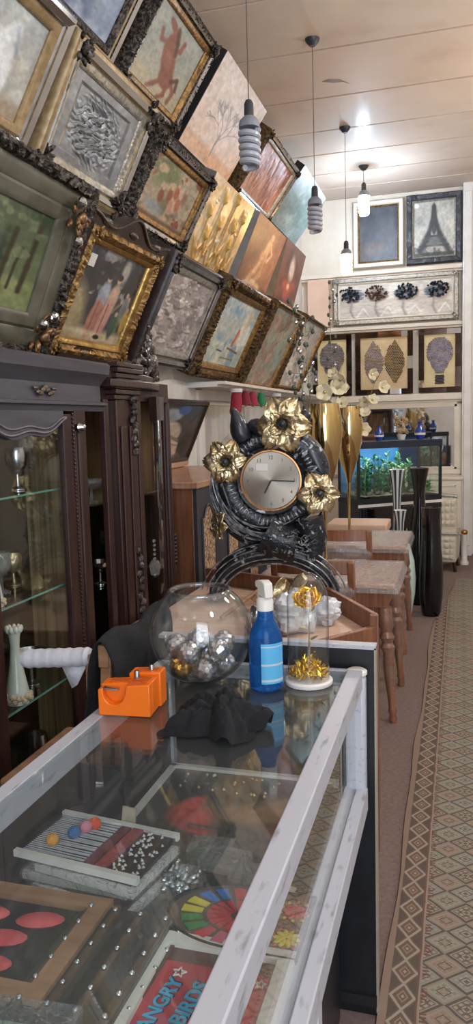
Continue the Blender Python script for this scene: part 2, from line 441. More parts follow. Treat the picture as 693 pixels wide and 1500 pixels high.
# ------------------------------------------------------------------ painter for the artworks
class Cv:
    def __init__(s, w, h, top, bot=None):
        w, h = int(w * 1.7), int(h * 1.7)
        s.w, s.h = w, h
        s.u, s.v = np.meshgrid(np.linspace(0, 1, w), np.linspace(0, 1, h))
        s.c = np.zeros((h, w, 3)); s.z = np.zeros((h, w)); s.r = np.random.RandomState(w * 31 + h + int(sum(ord(ch) for ch in str(top))))
        a = s.k(top); b = s.k(bot or top)
        s.c[:] = b + (a - b) * s.v[..., None]
    def k(s, h): return np.array([int(h[i:i + 2], 16) / 255 for i in (0, 2, 4)])
    def fbm(s, sc_, oct_=3, st=(1, 1)):
        o = np.zeros((s.h, s.w)); amp = 1.; tot = 0
        for i in range(oct_):
            n = max(2, int(sc_ * 2 ** i * st[0])) + 2; k = max(2, int(sc_ * 2 ** i * st[1])) + 2
            g = s.r.rand(k, n)
            x = s.u * (n - 2); y = s.v * (k - 2); xi = x.astype(int); yi = y.astype(int); fx = x - xi; fy = y - yi
            fx = fx * fx * (3 - 2 * fx); fy = fy * fy * (3 - 2 * fy)
            o += amp * ((g[yi, xi] * (1 - fx) + g[yi, xi + 1] * fx) * (1 - fy) + (g[yi + 1, xi] * (1 - fx) + g[yi + 1, xi + 1] * fx) * fy)
            tot += amp; amp *= .55
        return o / tot
    def mixm(s, m, h): s.c += (s.k(h) - s.c) * np.clip(m, 0, 1)[..., None]
    def noise(s, sc_, h, lo=.5, hi=.7, a=1., st=(1, 1), mask=None):
        m = np.clip((s.fbm(sc_, 3, st) - lo) / (hi - lo), 0, 1) * a
        if mask is not None: m = m * mask
        s.mixm(m, h); return m
    def em(s, x, y, rx, ry, rot=0, soft=.25):
        a = R(rot); dx = s.u - x; dy = s.v - y
        d = np.sqrt(((dx * cos(a) + dy * sin(a)) / rx) ** 2 + ((-dx * sin(a) + dy * cos(a)) / ry) ** 2)
        return np.clip((1 + soft - d) / (2 * soft + 1e-6), 0, 1)
    def ell(s, x, y, rx, ry, h, rot=0, soft=.25, a=1., z=0.):
        m = s.em(x, y, rx, ry, rot, soft) * a; s.mixm(m, h); s.z += z * m
        return s
    def line(s, pts, w, h, a=1., z=0., w2=None):
        k = len(pts) - 1
        for i in range(k):
            (x0, y0), (x1, y1) = pts[i], pts[i + 1]
            dx, dy = x1 - x0, y1 - y0; L2 = dx * dx + dy * dy + 1e-9
            t_ = np.clip(((s.u - x0) * dx + (s.v - y0) * dy) / L2, 0, 1)
            d = np.sqrt((s.u - x0 - t_ * dx) ** 2 + (s.v - y0 - t_ * dy) ** 2)
            ww = w if w2 is None else w + (w2 - w) * (i + .5) / k
            m = np.clip(1.4 - d / ww, 0, 1) * a; s.mixm(m, h); s.z = np.maximum(s.z, z * m) if z > 0 else s.z
        return s
    def band(s, v0, v1, h, soft=.02, a=1.):
        m = np.clip((s.v - v0) / soft + .5, 0, 1) * np.clip((v1 - s.v) / soft + .5, 0, 1) * a; s.mixm(m, h); return s
def artwork(cv, w, h, M, parent, m=None, zs=0., name='canvas'):
    me = bpy.data.meshes.new(name)
    H, Wd = cv.h, cv.w
    vs = np.stack([cv.u * w, cv.v * h, cv.z * zs], -1).reshape(-1, 3)
    idx = np.arange(H * Wd).reshape(H, Wd)
    fs = np.stack([idx[:-1, :-1], idx[:-1, 1:], idx[1:, 1:], idx[1:, :-1]], -1).reshape(-1, 4)
    me.from_pydata(vs.tolist(), [], fs.tolist())
    br = (cv.fbm(26, 2) - .5) * .22 + (cv.fbm(11, 2) - .5) * .12
    g_ = cv.c.mean(-1, keepdims=True); c = np.clip((cv.c * .9 + g_ * .1) * (1 + br[..., None]), 0, 1); lc = np.where(c <= .04045, c / 12.92, ((c + .055) / 1.055) ** 2.4)
    at = me.color_attributes.new('Col', 'FLOAT_COLOR', 'POINT')
    at.data.foreach_set('color', np.concatenate([lc.reshape(-1, 3), np.ones((H * Wd, 1))], 1).ravel())
    me.materials.append(m or mPAINT)
    me.polygons.foreach_set('use_smooth', [True] * len(fs))
    o = bpy.data.objects.new(name, me); col.objects.link(o); o.parent = parent; o.matrix_basis = M
    return o

def frame_mb(w, h, prof, sub=0, carve=0., seed=0, M=I4, mb=None, x0=0, y0=0):
    # prof: (inset, height, carved 0/1); rectangular mitred moulding
    mb = mb or MB(); rr = random.Random(seed)
    loops = []
    ns = (max(1, int(w * sub)) if sub else 1, max(1, int(h * sub)) if sub else 1)
    for pi_, p in enumerate(prof):
        d, z = p[0], p[1]; cv_ = p[2] if len(p) > 2 else 0
        c = [(d, d), (w - d, d), (w - d, h - d), (d, h - d)]
        L_ = []
        for i in range(4):
            a = c[i]; b = c[(i + 1) % 4]; n = ns[i % 2]
            for k in range(n):
                t_ = k / n; x = a[0] + (b[0] - a[0]) * t_; y = a[1] + (b[1] - a[1]) * t_
                zz = z
                if cv_ and carve:
                    zz += carve * cv_ * (rr.random() - .35)
                    x += carve * .5 * cv_ * (rr.random() - .5); y += carve * .5 * cv_ * (rr.random() - .5)
                L_.append((x0 + x, y0 + y, zz))
        loops.append(L_)
    n = len(loops[0]); vs = [p for l in loops for p in l]; fs = []
    for j in range(len(loops) - 1):
        for i in range(n):
            i2 = (i + 1) % n
            fs.append((j * n + i, j * n + i2, (j + 1) * n + i2, (j + 1) * n + i))
    return mb.add(vs, fs, M)

def corner_leaf(size, seed):
    # carved acanthus corner: a fan of little leaves and knobs
    mb = MB(); rr = random.Random(seed)
    for k in range(16):
        a = rr.uniform(-PI, PI); d = size * rr.uniform(.1, 1.)
        M = T(d * cos(a) * .9, d * sin(a) * .9, .012 + .02 * (1 - d / size)) @ RZ(math.degrees(a)) @ RY(-25)
        mb.sph((0, 0, 0), (size * .34, size * .16, size * .13), 8, 5, M)
    mb.sph((0, 0, .03), (size * .3, size * .3, size * .22), 10, 6)
    return mb

XB = -1.725
def tilted(Y, Z, tilt, xb=XB):
    s_, c_ = sin(R(tilt)), cos(R(tilt))
    return Matrix(((0, s_, c_, xb), (1, 0, 0, Y), (0, c_, -s_, Z), (0, 0, 0, 1)))

def picture(label, Y, Z, W_, H_, tilt, style, cv, am=None, zs=0., group='framed pictures on the left wall'):
    Z -= .03; H_ += .06; Y -= .01; W_ += .03
    t = thing('framed_picture', label, 'picture', tilted(Y, Z, tilt), group)
    fw = style.get('fw', .08); dp = style.get('depth', .085)
    kind = style['kind']
    sd = int(Y * 100 + Z * 10)
    if kind == 'canvas':                       # gallery canvas: the painted sheet wrapped over a deep stretcher
        obj('stretcher', MB().box(0, W_, 0, H_, -dp, -.002), style['m'], t, bevel=.003)
        artwork(cv, W_, H_, T(0, 0, .001), t, am, zs)
        inn = 0
    else:
        sub = style.get('sub', 0); cvv = style.get('carve', 0.)
        prof = [(.0, -dp), (.0, .012, .6), (fw * .12, .03, 1), (fw * .35, .036, 1), (fw * .55, .022, 1), (fw * .62, .016), (fw * .62, -.01)]
        obj('outer_moulding', frame_mb(W_, H_, prof, sub, cvv, sd), style['m'], t, ang=style.get('ang', 40))
        a = fw * .6
        prof2 = [(0, .012), (fw * .10, .022), (fw * .30, .016, .6), (fw * .42, .004), (fw * .42, -.012)]
        obj('inner_moulding', frame_mb(W_ - 2 * a, H_ - 2 * a, prof2, sub if style.get('icarve') else 0, style.get('icarve', 0), sd + 1, T(a, a, 0)), style['m2'], t, ang=40)
        inn = fw
        artwork(cv, W_ - 2 * inn + .01, H_ - 2 * inn + .01, T(inn - .005, inn - .005, -.004), t, am, zs)
        obj('backing', MB().box(.01, W_ - .01, .01, H_ - .01, -dp, -.012), mBLACK, t)
        if 'corner' in style:
            for (x, y) in ((0, 0), (1, 0), (1, 1), (0, 1)):
                cx = fw * .5 if x == 0 else W_ - fw * .5; cy = fw * .5 if y == 0 else H_ - fw * .5
                obj('corner_ornament', corner_leaf(style.get('cs', fw * .75), sd + x * 2 + y), style['corner'], t, M=T(cx, cy, .02), ang=60)
        if 'strip' in style:
            b_ = fw * .30
            pr = [(0, .037), (fw * .24, .037)]
            obj('mirror_strip', frame_mb(W_ - 2 * b_, H_ - 2 * b_, [(0, .030), (0, .040), (fw * .24, .032), (fw * .24, .02)], M=T(b_, b_, 0)), style['strip'], t, ang=0)
    # cord from the top of the back to the wall
    s_, c_ = sin(R(tilt)), cos(R(tilt))
    gap = (H_ * .85 * s_ + (XB - LX)) / max(.1, c_)
    mbw = MB(); y0 = H_ * .85
    mbw.tube([(W_ * .5, y0, -dp), (W_ * .5, y0 + .0, -min(gap, .8) + .01)], .003, 5)
    obj('hanging_cord', mbw, mCORD, t)
    return t

# --- artworks
def art_white_horses():
    c = Cv(70, 80, 'aeb4b4', 'c0b39e'); c.noise(3, '8f9699', .45, .7, .6); c.noise(4, 'cfd2d2', .5, .75, .6)
    for (x, y, rx, ry, rot) in ((.35, .55, .16, .22, 15), (.42, .75, .07, .14, -25), (.62, .5, .14, .2, 10), (.68, .72, .06, .13, -20), (.3, .3, .05, .2, 8), (.5, .28, .05, .2, -6), (.6, .25, .04, .18, 4), (.73, .27, .04, .18, -4)):
        c.ell(x, y, rx, ry, 'dfe3e6', rot, .35, .9)
    c.line([(.48, .86), (.55, .6), (.6, .35)], .02, '8d99ac', .6); c.line([(.72, .8), (.78, .55)], .02, '8d99ac', .6)
    c.band(0, .16, 'a78f72', .1, .7); return c
def art_blue():
    c = Cv(60, 60, '7387a8', '8f9db5'); c.noise(2, '55658a', .4, .7, .8); c.noise(4, 'b4bfd2', .55, .75, .7); return c
def art_rearing_horse():
    c = Cv(80, 90, '9fa6a0', 'a9a492'); c.noise(3, '858d88', .5, .8, .6); c.band(0, .22, 'b7a98c', .12, .8)
    h = '8a5648'
    for a in ((.52, .48, .13, .24, 28), (.42, .68, .075, .17, -12), (.36, .86, .11, .05, -28), (.60, .30, .14, .13, 0)): c.ell(*a[:4], h, a[4], .14)
    for p in (((.38, .66), (.26, .62), (.22, .72)), ((.46, .62), (.62, .70), (.64, .82)), ((.54, .24), (.44, .13), (.36, .05)), ((.66, .24), (.68, .12), (.60, .03)), ((.70, .34), (.82, .22), (.80, .08))):
        c.line(p, .032, h)
    c.line([(.46, .88), (.53, .74), (.57, .62)], .035, '5a3830', .9); c.line([(.70, .32), (.80, .40), (.84, .28)], .03, '5a3830', .9); c.ell(.5, .5, .06, .12, 'a06a58', 28, .5, .6); return c
def art_pale_tree():
    c = Cv(90, 110, 'd6cdc9', 'd8b8a4'); c.noise(3, 'e2dad6', .5, .8, .6); c.band(0, .17, 'cf9a78', .06, .9); c.noise(5, 'e6cdbb', .5, .7, .5)
    c.line([(.5, .12), (.49, .25), (.5, .36)], .013, '8f7c78')
    rr = random.Random(3)
    def br(x, y, a, L, d):
        x2, y2 = x + L * cos(a), y + L * sin(a); c.line([(x, y), (x2, y2)], .0045 + .0012 * d, '9a8a88', .75)
        if d > 0:
            for k in range(3): br(x2, y2, a + rr.uniform(-.75, .75), L * rr.uniform(.6, .8), d - 1)
    for k in range(4): br(.5, .3, PI / 2 + (k - 1.5) * .45, .16, 3)
    return c
def art_streaks(b, hs, seed=0, st=(5, 1), amt=.8):
    c = Cv(80, 90, b); c.r = np.random.RandomState(seed + 5)
    for i, h in enumerate(hs): m = c.noise(3 + i, h, .48, .62, amt, st); c.z += m * .5
    return c
def art_silver_relief():
    c = Cv(110, 110, '8f9296', '878b90'); c.noise(6, 'a9acb0', .5, .7, .6)
    rim = np.maximum(np.abs(c.u - .5), np.abs(c.v - .5))
    c.mixm(((rim > .36) & (rim < .39)) * 1., '6f7276'); c.z += np.clip((rim - .36) * 30, 0, 1) * .4
    f = np.sin(58 * c.u + 14 * np.sin(7 * c.v) + 26 * c.fbm(5)) * .8 + .4 * np.sin(70 * c.v + 20 * c.fbm(6)) * np.clip((.36 - rim) * 20, 0, 1)
    c.z += f * .7 * c.em(.5, .48, .33, .36, 20, .2); c.mixm((f > .5) * .35 * c.em(.5, .48, .3, .35, 20, .3), '5c5f66')
    c.mixm((f < -.4) * .5 * c.em(.5, .48, .3, .35, 20, .3), 'c8cbd0'); return c
def art_village():
    c = Cv(90, 90, '9d9a86', 'a08a74'); c.noise(3, '5f7048', .5, .62, .9, mask=c.em(.3, .78, .3, .25, 0, .4)); c.noise(4, '62604a', .5, .65, .8)
    c.noise(5, 'c3a68e', .52, .65, .8); c.noise(6, '8a4436', .6, .68, .9)
    for (x, y, h) in ((.6, .6, '9c5340'), (.5, .5, '8a4a3a'), (.7, .45, 'a05c48'), (.35, .42, '7c4434'), (.78, .6, '8c6a5c'), (.58, .35, 'b98a72')):
        c.ell(x, y, .05, .12, h, 5, .3); c.ell(x, y + .13, .022, .03, 'c29a80', 0, .3)
    c.ell(.3, .2, .18, .1, '8d979a', -10, .4, .9); c.band(0, .08, '6d5a48', .05); return c
def art_tulips():
    c = Cv(110, 130, 'd9c4a0', 'c9a878'); c.noise(4, 'e4d4b8', .5, .7, .8); c.noise(3, 'c09a5e', .52, .7, .5, (1, 2))
    c.z *= 0
    g = 'b58434'
    for i, (x, hgt, b) in enumerate(((.14, .6, .0), (.3, .82, .06), (.42, .55, -.05), (.55, .9, .05), (.68, .62, .06), (.84, .78, -.02), (.22, .38, .04), (.76, .42, -.05))):
        c.line([(x - b, .02), (x, hgt * .5), (x + b * .4, hgt)], .010, g, .9, 1.)
        for s_ in (-1, 0, 1): c.ell(x + b * .4 + s_ * .028, hgt + .05, .020, .075, 'd8a94e', -s_ * 14, .3, .9, .9)
        for s_ in (-1, 1): c.ell(x + s_ * .05, hgt * .35, .018, .13, 'bd8d40', -s_ * 24, .3, .9, .7)
    for (x, y) in ((.2, .76), (.22, .8), (.72, .72), (.74, .66), (.45, .4), (.5, .42), (.8, .6)): c.ell(x, y, .02, .018, 'f2e6c8', 0, .3, .9, .6)
    return c
def art_copper_dancer():
    c = Cv(80, 100, '8a6250', '7c5646'); c.noise(3, 'a87a62', .5, .7, .8); c.noise(3, '6a483c', .52, .7, .6); c.ell(.5, .25, .35, .22, 'c08a62', 20, .6, .7)
    k = 'dcb48c'
    c.ell(.6, .84, .05, .05, k, 0, .3, 1, .6); c.ell(.57, .68, .08, .13, k, -12, .3, 1, .7); c.ell(.52, .5, .10, .12, 'd0a078', -8, .3, 1, .7)
    c.line([(.5, .48), (.42, .3), (.3, .12)], .05, 'd8ac84', 1, .6); c.line([(.55, .46), (.58, .28), (.46, .08)], .05, 'c8966e', 1, .6)
    c.line([(.6, .76), (.74, .62), (.66, .5)], .028, k, 1, .5); c.line([(.2, .06), (.45, .14), (.7, .1)], .04, 'e4c8a4', .8); return c
def art_dark_flowers():
    c = Cv(60, 80, '6a4636', '7a4a36'); c.noise(3, '4a3028', .5, .7, .8); c.ell(.5, .6, .12, .2, 'd8c4b4', 10, .4, .9, .5)
    for (x, y) in ((.35, .3), (.55, .25), (.7, .35), (.45, .15)): c.ell(x, y, .12, .09, 'b0503c', 0, .4, .9, .5)
    c.ell(.5, .3, .06, .06, 'e0b088', 0, .4); return c
def art_green_landscape():
    c = Cv(90, 90, '4a5640', '6d7a4c'); c.noise(4, '2e3a2c', .45, .62, .95); c.noise(6, '73805c', .55, .7, .8); c.band(0, .30, '8d9560', .06, .9); c.noise(5, '6c7846', .5, .7, .6, mask=(c.v < .3) * 1.)
    c.ell(.35, .62, .16, .2, 'a9b4b0', 0, .5, .6); c.ell(.35, .48, .14, .12, 'b8863c', 0, .5, .8)
    for (x, w, t_) in ((.25, .02, .7), (.62, .026, .75), (.84, .03, .85), (.72, .016, .6)): c.line([(x, .2), (x + .02, .45), (x + .05, t_)], w, '38301f', .95)
    c.noise(5, '36482e', .52, .62, .9, mask=(c.v > .6) * 1.); c.noise(8, '7d8a60', .6, .7, .6, mask=(c.v > .5) * 1.); return c
def art_couple():
    c = Cv(100, 110, '2a2c34', '3a3638'); c.noise(4, '484c56', .5, .7, .8); c.noise(6, '1c1e24', .5, .65, .7)
    c.noise(6, 'a4a29c', .62, .72, .8, mask=(c.v > .5) * 1.)
    c.band(0, .15, 'b9a888', .08, 1.); c.ell(.1, .3, .16, .3, 'a8966e', 15, .4, .95); c.noise(5, '8a7a54', .5, .7, .6, mask=c.em(.1, .3, .16, .3, 15, .4))
    c.ell(.68, .84, .06, .14, 'c8c0b0', 0, .4, .8)
    # robed pair
    for (x, top, a, b_) in ((.46, .72, '9aa0ae', 'a86e5e'), (.62, .74, 'b79c8c', 'c08a80')):
        c.ell(x, .52, .085, .17, a, -6, .2); c.ell(x - .03, .28, .085, .24, b_, -8, .2); c.ell(x + .01, top, .035, .045, 'c8a088', 0, .2); c.ell(x + .01, top + .025, .045, .035, '2c2420', 0, .25)
        c.line([(x - .03, .45), (x - .05, .1)], .012, '6e4a44', .6)
    c.line([(.40, .55), (.5, .47)], .03, '8c93a2'); c.line([(.6, .55), (.68, .62)], .025, 'c8a088')
    for (x, y, h) in ((.84, .3, '54684e'), (.9, .42, '8a8c84'), (.78, .22, '3d5248'), (.95, .3, 'b09048'), (.86, .46, '6a6e70')):
        c.ell(x, y, .05, .14, h, 0, .25); c.ell(x, y + .15, .025, .03, 'b8957c', 0, .3)
    c.ell(.35, .1, .25, .03, 'cfc4a4', 0, .5, .7); c.ell(.58, .07, .05, .025, '2a2624'); return c
def art_pink_relief(a='b3a6a4', b='8f8484', seed=1):
    c = Cv(90, 90, a); c.r = np.random.RandomState(seed); m = c.noise(5, b, .45, .62, .8, (1, 1.6)); c.z += m; m = c.noise(9, 'd6cfcc', .55, .66, .8); c.z += m * .6; return c
def art_seascape():
    c = Cv(100, 110, 'a8b9c4', 'c9c2a8'); c.noise(3, '7da3bd', .48, .62, .9); c.noise(4, 'dcdcd0', .5, .66, .9); c.noise(5, 'd0b790', .56, .7, .6)
    c.band(.0, .3, 'a4b4ae', .12, .8); c.noise(4, 'd6d0b4', .5, .66, .7, (2, .6), mask=(c.v < .35) * 1.); c.noise(4, '6f93ab', .55, .66, .8, (2, .6), mask=(c.v < .35) * 1.)
    c.line([(.62, .34), (.66, .58)], .028, 'bb5e46'); c.line([(.67, .36), (.69, .54)], .022, 'd2a27c'); c.line([(.54, .28), (.84, .24)], .016, '6d5a3c')
    c.line([(.3, .22), (.42, .21)], .012, '3f4650'); c.line([(.45, .12), (.8, .12)], .014, '8a7448', .8); return c
def art_brown_relief():
    c = art_streaks('9a8272', ['75604f', 'b79e88', '8f9a90'], 2, (1.6, 1.6)); c.ell(.8, .5, .18, .3, '8fa79c', 0, .5, .7); return c
def art_white_flowers():
    c = Cv(90, 100, 'c2c0bc', 'b4b2ae'); c.noise(3, 'd6d4d0', .5, .7, .8)
    rr = random.Random(9)
    for k in range(16):
        x, y = rr.uniform(.1, .9), rr.uniform(.08, .92); s_ = rr.uniform(.05, .09)
        for j in range(5): c.ell(x + s_ * cos(j * 1.257), y + s_ * sin(j * 1.257), s_ * .6, s_ * .42, 'e6e4e0' if k % 3 else '7c7a7a', math.degrees(j * 1.257), .3, .85, .6)
    return c

S_MIRROR = dict(kind='f', fw=.10, m=mSILVER, m2=mTANFR, strip=mMIRROR)
S_BLACKGOLD = dict(kind='f', fw=.085, m=mBLKCARV, m2=mGOLDFR, corner=mBLKCARV, sub=130, carve=.013, strip=mSILVER, cs=.055)
S_TANCARV = dict(kind='f', fw=.105, m=mTANFR, m2=mSILFR, corner=mBLKCARV, strip=mMIRROR, cs=.075)
S_CARVGOLD = dict(kind='f', fw=.10, m=mBLKCARV, m2=mGOLDFR, corner=mGOLDDK, sub=130, carve=.015, cs=.065)
S_SILVERD = dict(kind='f', fw=.10, m=mDARKW2, m2=mSILFR, corner=mBLKCARV, strip=mSILVER, sub=0, cs=.06)
S_DARKGILT = dict(kind='f', fw=.11, m=mGOLDDK, m2=mGOLDFR, corner=mGOLDDK, sub=130, carve=.015, icarve=.006, cs=.055)
S_THIN = dict(kind='f', fw=.04, m=mGOLDDK, m2=mGOLDFR, sub=60, carve=.008)
S_COPPER = dict(kind='f', fw=.07, m=mGOLDDK, m2=mSILFR, sub=110, carve=.010, corner=mGOLDDK, cs=.045, strip=mSILVER)
def S_CANVAS(m, d=.09): return dict(kind='canvas', m=m, depth=d)

picture('red edged dark picture above the white horses, at the top left corner', 2.16, 3.44, .70, .50, 32, dict(kind='f', fw=.08, m=mat('dull_red_frame', '6a4648', .4, c2='54383c', scale=20), m2=mSILFR), art_blue())
picture('white horses painting in a mirrored frame at the far left', 2.12, 2.72, .74, .50, 30, S_MIRROR, art_white_horses())
picture('misty blue picture in a tan frame, top row left of the brown horse', 2.95, 3.40, .78, .50, 33, dict(kind='f', fw=.09, m=mTANFR, m2=mBLKCARV, strip=mMIRROR), art_blue())
picture('rearing brown horse painting in a black carved frame', 3.85, 3.40, .78, .50, 34, S_BLACKGOLD, art_rearing_horse())
picture('unframed canvas of a bare tree on pale peach ground', 4.81, 3.41, .96, .53, 35, S_CANVAS(mBLACK, .09), art_pale_tree())
picture('rust red relief picture in a silver edged frame near the ceiling', 5.97, 3.42, 1.03, .47, 37, S_COPPER, art_streaks('a8705c', ['c08a72', '86503e'], 1, (5, 1)), zs=.006)
picture('pale teal canvas at the far end of the top row', 7.22, 3.50, 1.10, .50, 38, S_CANVAS(mBLACK, .09), art_streaks('74827e', ['98a39d', '5f706a'], 4, (1, 1)))
picture('silver embossed relief in a tan frame with black carved corners', 2.94, 2.70, .81, .50, 27, S_TANCARV, art_silver_relief(), mRELIEF, .012)
picture('village crowd painting in a black carved frame with gold lip', 3.86, 2.71, .84, .43, 30, S_BLACKGOLD, art_village())
picture('golden tulips relief canvas with grey sides', 4.76, 2.65, .88, .53, 26.5, S_CANVAS(mat('grey_canvas_side', '6c6864', .6), .09), art_tulips(), vcol('gilt_relief', .4, .25), .012)
picture('copper brown canvas of a dancing figure', 5.98, 2.73, .89, .50, 24, S_CANVAS(mat('pale_grey_side', '8c8c8c', .6), .09), art_copper_dancer(), None, .006)
picture('small dark brown canvas with red blossoms at the row end', 7.31, 2.81, .85, .49, 16, S_CANVAS(mat('grey_brown_side', '77706a', .6), .09), art_dark_flowers())
t = picture('green woodland landscape in a wide olive frame with jewelled corners', 1.98, 1.95, .93, .62, 23.5, dict(kind='f', fw=.15, m=mGREYFR, m2=mGREYFR), art_green_landscape())
obj('carved_edge', frame_mb(1.00, .72, [(0, -.04), (0, .045, .7), (.015, .055, 1), (.04, .05, 1), (.05, .03)], 80, .02, 4, T(-.02, -.02, 0)), mBLKCARV, t)
for (x, y) in ((.89, .57), (.89, .08), (.08, .57), (.08, .08)):
    c_ = obj('corner_ornament', corner_leaf(.085, int(x * 90 + y * 70)), mat('gilt_red_leaf', 'a5835a', .35, .6, c2='5c3a2c', scale=40), t, M=T(x, y, .03), ang=60)
    for (dx, dy) in ((-.06, .05), (.0, -.09 if y > .3 else .09)):
        mj = MB(); mj.sph((dx, dy, .045), (.024, .024, .018), 10, 6); obj('jewel', mj, mSILVER, c_, ang=0)
t = picture('robed couple painting in a gold frame with mahogany crest', 3.00, 1.965, .72, .51, 26.5, dict(kind='f', fw=.075, m=mGOLDFR, m2=mGOLD, sub=120, carve=.011, icarve=.004, corner=mGOLDFR, cs=.04), art_couple(), mGLOSSART)
obj('carved_edge', frame_mb(.83, .62, [(0, -.05), (0, .0), (.03, .022, .6), (.05, .02), (.05, -.03)], 60, .012, 8, T(-.04, -.025, 0)), mDARKW2, t)
mb = MB(); n = 24
pl = [(-.04, .56)] + [(-.04 + .83 * i / n, .60 + .05 * math.exp(-((i / n - .5) / .16) ** 2) + .018 * cos(i / n * 4 * PI)) for i in range(n + 1)] + [(.79, .56)]
mb.prism(pl, -.04, .02); mb.tube([(x, y, .024) for x, y in pl[1:-1]], .008, 6)
for x in (.1, .375, .65): mb.sph((x, .595, .02), (.05, .018, .012), 8, 5)
obj('crest', mb, mDARKW2, t)
mb = MB(); pl = [(.08, -.02)] + [(.08 + .46 * i / n, .0 + .05 * sin(PI * i / n)) for i in range(n + 1)] + [(.54, -.02)]
mb.prism(pl, .0, .03); mb.sph((.31, .018, .032), (.035, .014, .01), 10, 6)
obj('bottom_crest', mb, mDARKW2, t)
obj('price_tag', MB().box(.10, .155, .40, .455, .002, .004), mWHITE, t)['label'] = 'small white paper sticker'
picture('silver pink relief in a dark mahogany frame with silver corners', 3.90, 1.98, .83, .57, 26.4, S_SILVERD, art_pink_relief(), mRELIEF, .008)
picture('blue seascape with red sail in a dark gilt frame', 4.82, 1.95, 1.05, .63, 27, S_DARKGILT, art_seascape())
picture('brown and teal relief in a thin dark frame', 6.01, 1.92, .99, .68, 27, S_THIN, art_brown_relief(), None, .006)
picture('white flower relief at the far end of the bottom row', 7.20, 1.95, 1.05, .69, 26, S_THIN, art_white_flowers(), None, .008)

# back wall pictures
def back_picture(label, x0, x1, z0, z1, style, cv, am=None, zs=0, group='framed pictures on the back wall'):
    M = Matrix(((1, 0, 0, x0), (0, 0, -1, BY - .055), (0, 1, 0, z0), (0, 0, 0, 1)))
    t = thing('framed_picture', label, 'picture', M, group); w, h = x1 - x0, z1 - z0; fw = style['fw']
    prof = [(0, -.05), (0, .015, .5), (fw * .15, .03, 1), (fw * .6, .026, 1), (fw * .75, .012), (fw * .75, -.01)]
    obj('outer_moulding', frame_mb(w, h, prof, style.get('sub', 0), style.get('carve', 0), int(x0 * 50)), style['m'], t, ang=style.get('ang', 40))
    obj('inner_moulding', frame_mb(w - 1.4 * fw, h - 1.4 * fw, [(0, .008), (fw * .12, .016), (fw * .3, .004), (fw * .3, -.01)], M=T(fw * .7, fw * .7, 0)), style['m2'], t)
    artwork(cv, w - 2 * fw + .02, h - 2 * fw + .02, T(fw - .01, fw - .01, -.004), t, am, zs)
    obj('backing', MB().box(.01, w - .01, .01, h - .01, -.05, -.012), mBLACK, t)
    return t
def art_dusk():
    c = Cv(60, 80, '3c414e', '5a4c46'); c.noise(3, '555a66', .5, .7, .8); c.noise(3, '2a2c34', .5, .7, .6); c.ell(.4, .25, .3, .1, '7a6050', 0, .6, .6); return c
def art_tower():
    c = Cv(80, 100, 'a9a69c', 'b8b2a4'); c.noise(3, '8c8a84', .5, .7, .7); c.noise(3, 'c9c5b8', .5, .7, .6)
    d = '3a3c40'
    for sgn in (-1, 1):
        c.line([(.5 + sgn * .015, .9), (.5 + sgn * .05, .62), (.5 + sgn * .14, .38), (.5 + sgn * .34, .12)], .03, d, .95, 0, .08)
    c.line([(.5, .96), (.5, .7)], .012, d); c.ell(.5, .55, .06, .16, d, 0, .2, .9)
    c.band(.42, .45, d, .01, .0)
    c.line([(.30, .37), (.70, .37)], .02, d); c.line([(.16, .20), (.84, .20)], .018, d, .9); c.ell(.5, .28, .22, .09, '4c4e52', 0, .3, .7)
    c.ell(.5, .08, .2, .12, 'a09a8e', 0, .3, .8); c.band(0, .08, '4c4a46', .03); c.noise(7, '2c2e32', .55, .65, .5, mask=(c.v < .3) * 1.)
    c.ell(.08, .93, .06, .04, 'e0e0dc'); return c
def art_five_trees():
    c = Cv(140, 60, 'c9bfb2', 'b9ae a2'.replace(' ', '')); c.noise(4, 'd8d0c4', .5, .7, .8)
    for i, (x, h) in enumerate(((.12, '5d6068'), (.34, '8a7a70'), (.58, '4c545e'), (.84, '57636e'))):
        for k in range(14):
            a = k * 2.4; r_ = .035 + .045 * (k % 3) / 2
            c.ell(x + r_ * cos(a), .66 + r_ * 2. * sin(a), .028, .055, h, math.degrees(a), .3, .9, .6)
        c.line([(x + .02, .05), (x - .01, .25), (x, .5)], .012, '9c948a', .9, .6)
        c.line([(x + .04, .05), (x + .1, .3), (x + .14, .1)], .012, 'ded8cc', .8, .5)
    return c
back_picture('dark dusk picture in a cream frame behind the lit white bulb', -1.22, -.645, 3.335, 4.08, dict(fw=.075, m=mCREAM, m2=mGOLDFR), art_dusk())
back_picture('lattice tower picture in a dark beaded frame', -.615, -.01, 3.33, 4.09, dict(fw=.085, m=mat('charcoal_beaded_frame', '3f4248', .35, c2='2d2f34', scale=60, bump=.5, bscale=60), m2=mSILFR, sub=60, carve=.01), art_tower())
t = back_picture('wide panel of four dark flower heads in a silver frame', -1.46, -.04, 2.70, 3.235, dict(fw=.075, m=mSILFR, m2=mCREAM), art_five_trees(), None, .015)
mb = MB(); rr = random.Random(4)
mDGB = [mat('dark_glass_beads', '3f4752', .15, .3, c2='2a2c34', scale=20), mat('brown_glass_beads', '7a6258', .2, .3, c2='54423c', scale=20)]
for i_, x in enumerate((.19, .50, .84, 1.19)):
    mb = MB()
    for k in range(70):
        a, d = rr.uniform(0, 2 * PI), .115 * math.sqrt(rr.random()); mb.bead((x + d * cos(a) * 1.1, .345 + d * sin(a) * .75, .02), .015, h=.02)
    obj('flower_beads', mb, mDGB[i_ == 1], t, ang=0)
for (x, y) in ((.04, .04), (1.38, .04), (.04, .495), (1.38, .495)):
    obj('corner_ornament', corner_leaf(.05, int(x * 60)), mSILFR, t, M=T(x, y, .02), ang=60)
